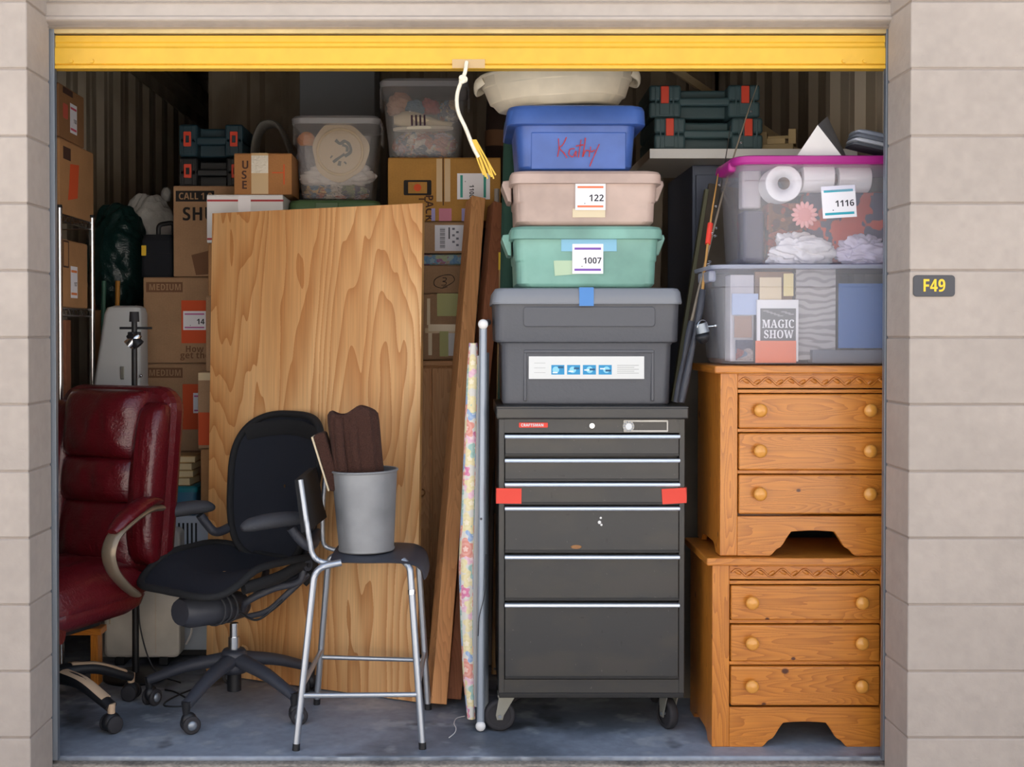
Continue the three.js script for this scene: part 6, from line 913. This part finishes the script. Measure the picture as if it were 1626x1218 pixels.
  const s3 = carton('carton with a shipping label, above the patterned cloth', [X0 + 0.02, X(756, S)], [yy[3] + 0.001, yy[4]], [S, 5.5], M.cardPale, { tape: false });
  { const tx = canvasTex(256, 224, (g2, A, B) => { g2.fillStyle = '#e6e4ea'; g2.fillRect(0, 0, A, B); g2.fillStyle = '#3b3a44'; for (let i = 0; i < 26; i++) g2.fillRect(44, 24 + i * 7, 44, (i * 7) % 5 + 1); g2.fillRect(118, 20, 12, 100); g2.fillStyle = '#6d6c78'; for (let i = 0; i < 6; i++) g2.fillRect(150 + (i % 2) * 34, 24 + i * 28, 22, 18); }); const q = onF(s3, 'shipping_label', sheet(wpx(47, S), wpx(41, S)), mat(0xffffff, 0.6, { map: tx }), 714, 378, { uv: false }); void q; }
  const s4 = carton('large golden carton with a phone icon and sticker 1108', [X0, X1], [yy[4] + 0.001, yy[5]], [S, 5.5], M.cardGold, { seam: 'z', tape: false });
  onF(s4, 'phone_icon', merge(extrude(rrect(0, wpx(44, S), -wpx(24, S), 0, 0.006), 0.0006, 0, [rrect(wpx(7, S), wpx(37, S), -wpx(21, S), -wpx(3, S), 0.002)])), M.ink, 641, 286); onF(s4, 'play_disc', new THREE.CylinderGeometry(wpx(6, S), wpx(6, S), 0.0006, 20).rotateX(Math.PI / 2), M.orangePrint, 663, 298); onF(s4, 'lettering', text('PACK', wpx(12, S), 0.0005).rotateZ(-Math.PI / 2), M.inkBrown, 676, 309); onF(s4, 'lettering', text('T', wpx(11, S), 0.0005).rotateZ(-Math.PI / 2), M.inkBrown, 665, 312);
  for (const [px, w, m] of [[693, 9, M.tapeTan], [706, 9, M.tapeTan]]) onF(s4, 'packing_tape', bx(0, wpx(w, S), -wpx(68, S), 0, 0, 0.0006, 0), m, px, 252); onF(s4, 'seam', bx(0, wpx(1.5, S), -wpx(75, S), 0, 0, 0.0005, 0), M.inkBrown, 703, 251);
  for (const [px, w, m] of [[685, 6, M.tapeLilac], [697, 20, M.tapePink], [733, 6, M.tapeLilac]]) onF(s4, 'coloured_tape', bx(0, wpx(w, S), -wpx(20, S), 0, 0, 0.0008, 0), m, px, 331);
  { const p = at(752, 296, S), q = sticker(s4, '1108', '#2f9c8c', wpx(41, S), wpx(52, S), V(p.x - s4.position.x, p.y - s4.position.y, s4.box.d / 2 + 0.0016), { size: 60 }); q.rotation.z = -Math.PI / 2; }
  const b = clearBin('clear bin with a striped trainer seen through its side, under the rope', [X(606, S), X(741, S)], yy[5] + 0.001, Y(124, S), S); void b;
  const ym = yy[5] + 0.006; soft('rag_heap', 'multicoloured clothes filling the lower half of the trainer bin', 'clothes', 675, 0.28, 0.14, 0.24, ym, 0.16, 41, M.rags, S, 0.1); soft('blue_cloth', 'blue cloth scrap near the top of the trainer bin', 'cloth', 660, 0.09, 0.06, 0.06, ym + 0.20, 0.12, 43, mat(0x46728c, 0.9), S); soft('red_cloth', 'red cloth scrap near the top of the trainer bin', 'cloth', 683, 0.08, 0.07, 0.06, ym + 0.20, 0.12, 45, mat(0xa03c3c, 0.9), S); soft('rag_heap', 'peach clothes at the upper left of the trainer bin', 'clothes', 634, 0.12, 0.10, 0.1, ym + 0.2, 0.15, 47, mat(0xc79a80, 0.9), S); soft('rag_heap', 'patterned clothes at the right of the trainer bin', 'clothes', 712, 0.10, 0.09, 0.1, ym + 0.17, 0.15, 49, M.rags, S);
  { const p = at(672, 196, S + 0.05), k = thing('trainer_shoe', 'cream trainer with dark side stripes inside the clear bin', 'shoe', [p.x, p.y - 0.03, D(S) - 0.055], 0.05); k.rotation.z = 0.03; const N = 22, rg = []; for (let i = 0; i <= N; i++) { const s = i / N, x = lerp(-0.125, 0.125, s), h = 0.028 + 0.05 * sstep(0.95, 0.15, s) * (s < 0.12 ? 0.85 : 1), w = 0.032 + 0.012 * Math.sin(s * Math.PI); const e = Math.pow(Math.sin(clamp(0.06 + s * 0.88) * Math.PI), 0.35); rg.push(Array.from({ length: 18 }, (_, q) => { const a = q / 18 * Math.PI * 2; return V(x, 0.012 + h * 0.5 + Math.sin(a) * h * 0.5 * e, Math.cos(a) * w * e); })); } part(k, 'upper', skin(rg, { crease: 1 }), mat(0xd9c8a4, 0.8)); part(k, 'sole', extrude(Array.from({ length: 30 }, (_, i) => { const a = i / 30 * Math.PI * 2; return [Math.cos(a) * 0.13, Math.sin(a) * 0.042]; }), 0.014, 0.004).rotateX(-Math.PI / 2), mat(0xe6dcc6, 0.7)); for (let i = 0; i < 4; i++) part(k, 'stripe', bx(-0.052 + i * 0.018, -0.044 + i * 0.018, 0.016, 0.06, 0.03, 0.046, 0.002).translate(0, 0, 0), mat(0x4a2f3c, 0.8)); for (let i = 0; i < 4; i++) part(k, 'lace', bar(V(-0.06 + i * 0.018, 0.08 - i * 0.006, -0.02), V(-0.055 + i * 0.018, 0.08 - i * 0.006, 0.022), 0.003, 0.003, 6), M.white); }
  // tall grey cabinet at the back, rolled rug, poles
  { const Zg = 6.3, x0 = X(476, Zg), x1 = X(596, Zg), t = thing('grey_steel_cupboard', 'tall plain grey cupboard behind the hoop bin', 'cupboard', [(x0 + x1) / 2, 0, D(Zg) - 0.2]), w = x1 - x0; part(t, 'carcass', bx(-w / 2, w / 2, 0, 2.85, -0.2, 0.185, 0.004), M.greyPanel); part(t, 'door', bx(-w / 2 + 0.003, w / 2 - 0.003, 0.05, 2.84, 0.186, 0.2, 0.003), M.greyPanel); part(t, 'handle', bx(w / 2 - 0.05, w / 2 - 0.038, 1.1, 1.25, 0.2, 0.225, 0.004), M.steel); }
  { const A = at(762, 1010, 5.62), B = at(792, 150, 5.66); A.y = 0.012; const t = thing('rolled_rug', 'dark brown rolled rug standing behind the golden carton', 'rug', A.toArray()); part(t, 'pile', sweep([A, B], 0.055, 0.055, 24), M.rugBrown, { abs: true }); part(t, 'strap', sweep([A.clone().lerp(B, 0.9), A.clone().lerp(B, 0.93)], 0.0575, 0.0575, 24), M.cardPrint, { abs: true }); }
  { const A = at(800, 1050, 4.72), B = at(810, 195, 4.8); A.y = 0.004; const t = thing('folded_parasol', 'dark green folded parasol standing behind the beige and blue totes', 'parasol', A.toArray()); part(t, 'canvas', sweep(curve([A.clone().lerp(B, 0.3), A.clone().lerp(B, 0.5), A.clone().lerp(B, 0.8), B], 20), (s) => lerp(0.045, 0.025, s), (s) => lerp(0.045, 0.025, s), 14), mat(0x27493d, 0.85, { bumpMap: TX.weave, bumpScale: 0.0006 }), { abs: true }); part(t, 'pole', sweep([A, B.clone().add(V(0.002, 0.03, 0))], 0.014, 0.014, 12), M.darkSteel, { abs: true }); }
  const pole = (l, px, pyt, Zp, r, m, cap) => { const B = at(px, pyt, Zp), t = thing('wooden_pole', l, 'pole', [B.x - 0.03, 0, B.z + 0.02]); part(t, 'shaft', sweep([V(B.x - 0.03, 0.003, B.z + 0.02), B], r, r, 12), m, { abs: true }); if (cap) part(t, 'cap', sweep([B.clone().add(V(0, -0.06, 0)), B.clone().add(V(0.001, 0.01, 0))], r + 0.004, r + 0.003, 12), cap, { abs: true }); };
  pole('pale cane with yellow end between the lumber and the teal tote', 797, 405, 4.86, 0.012, mat(0xa8845a, 0.7), mat(0xd8b83c, 0.6)); pole('dark slim pole between the lumber and the beige tote', 808, 335, 4.9, 0.01, mat(0x5a4c46, 0.7)); pole('grey slim pole just right of the purple-topped lumber', 789, 300, 5.0, 0.011, mat(0x8a8078, 0.7));
}
shade(scene);
renderer.render(scene, camera);
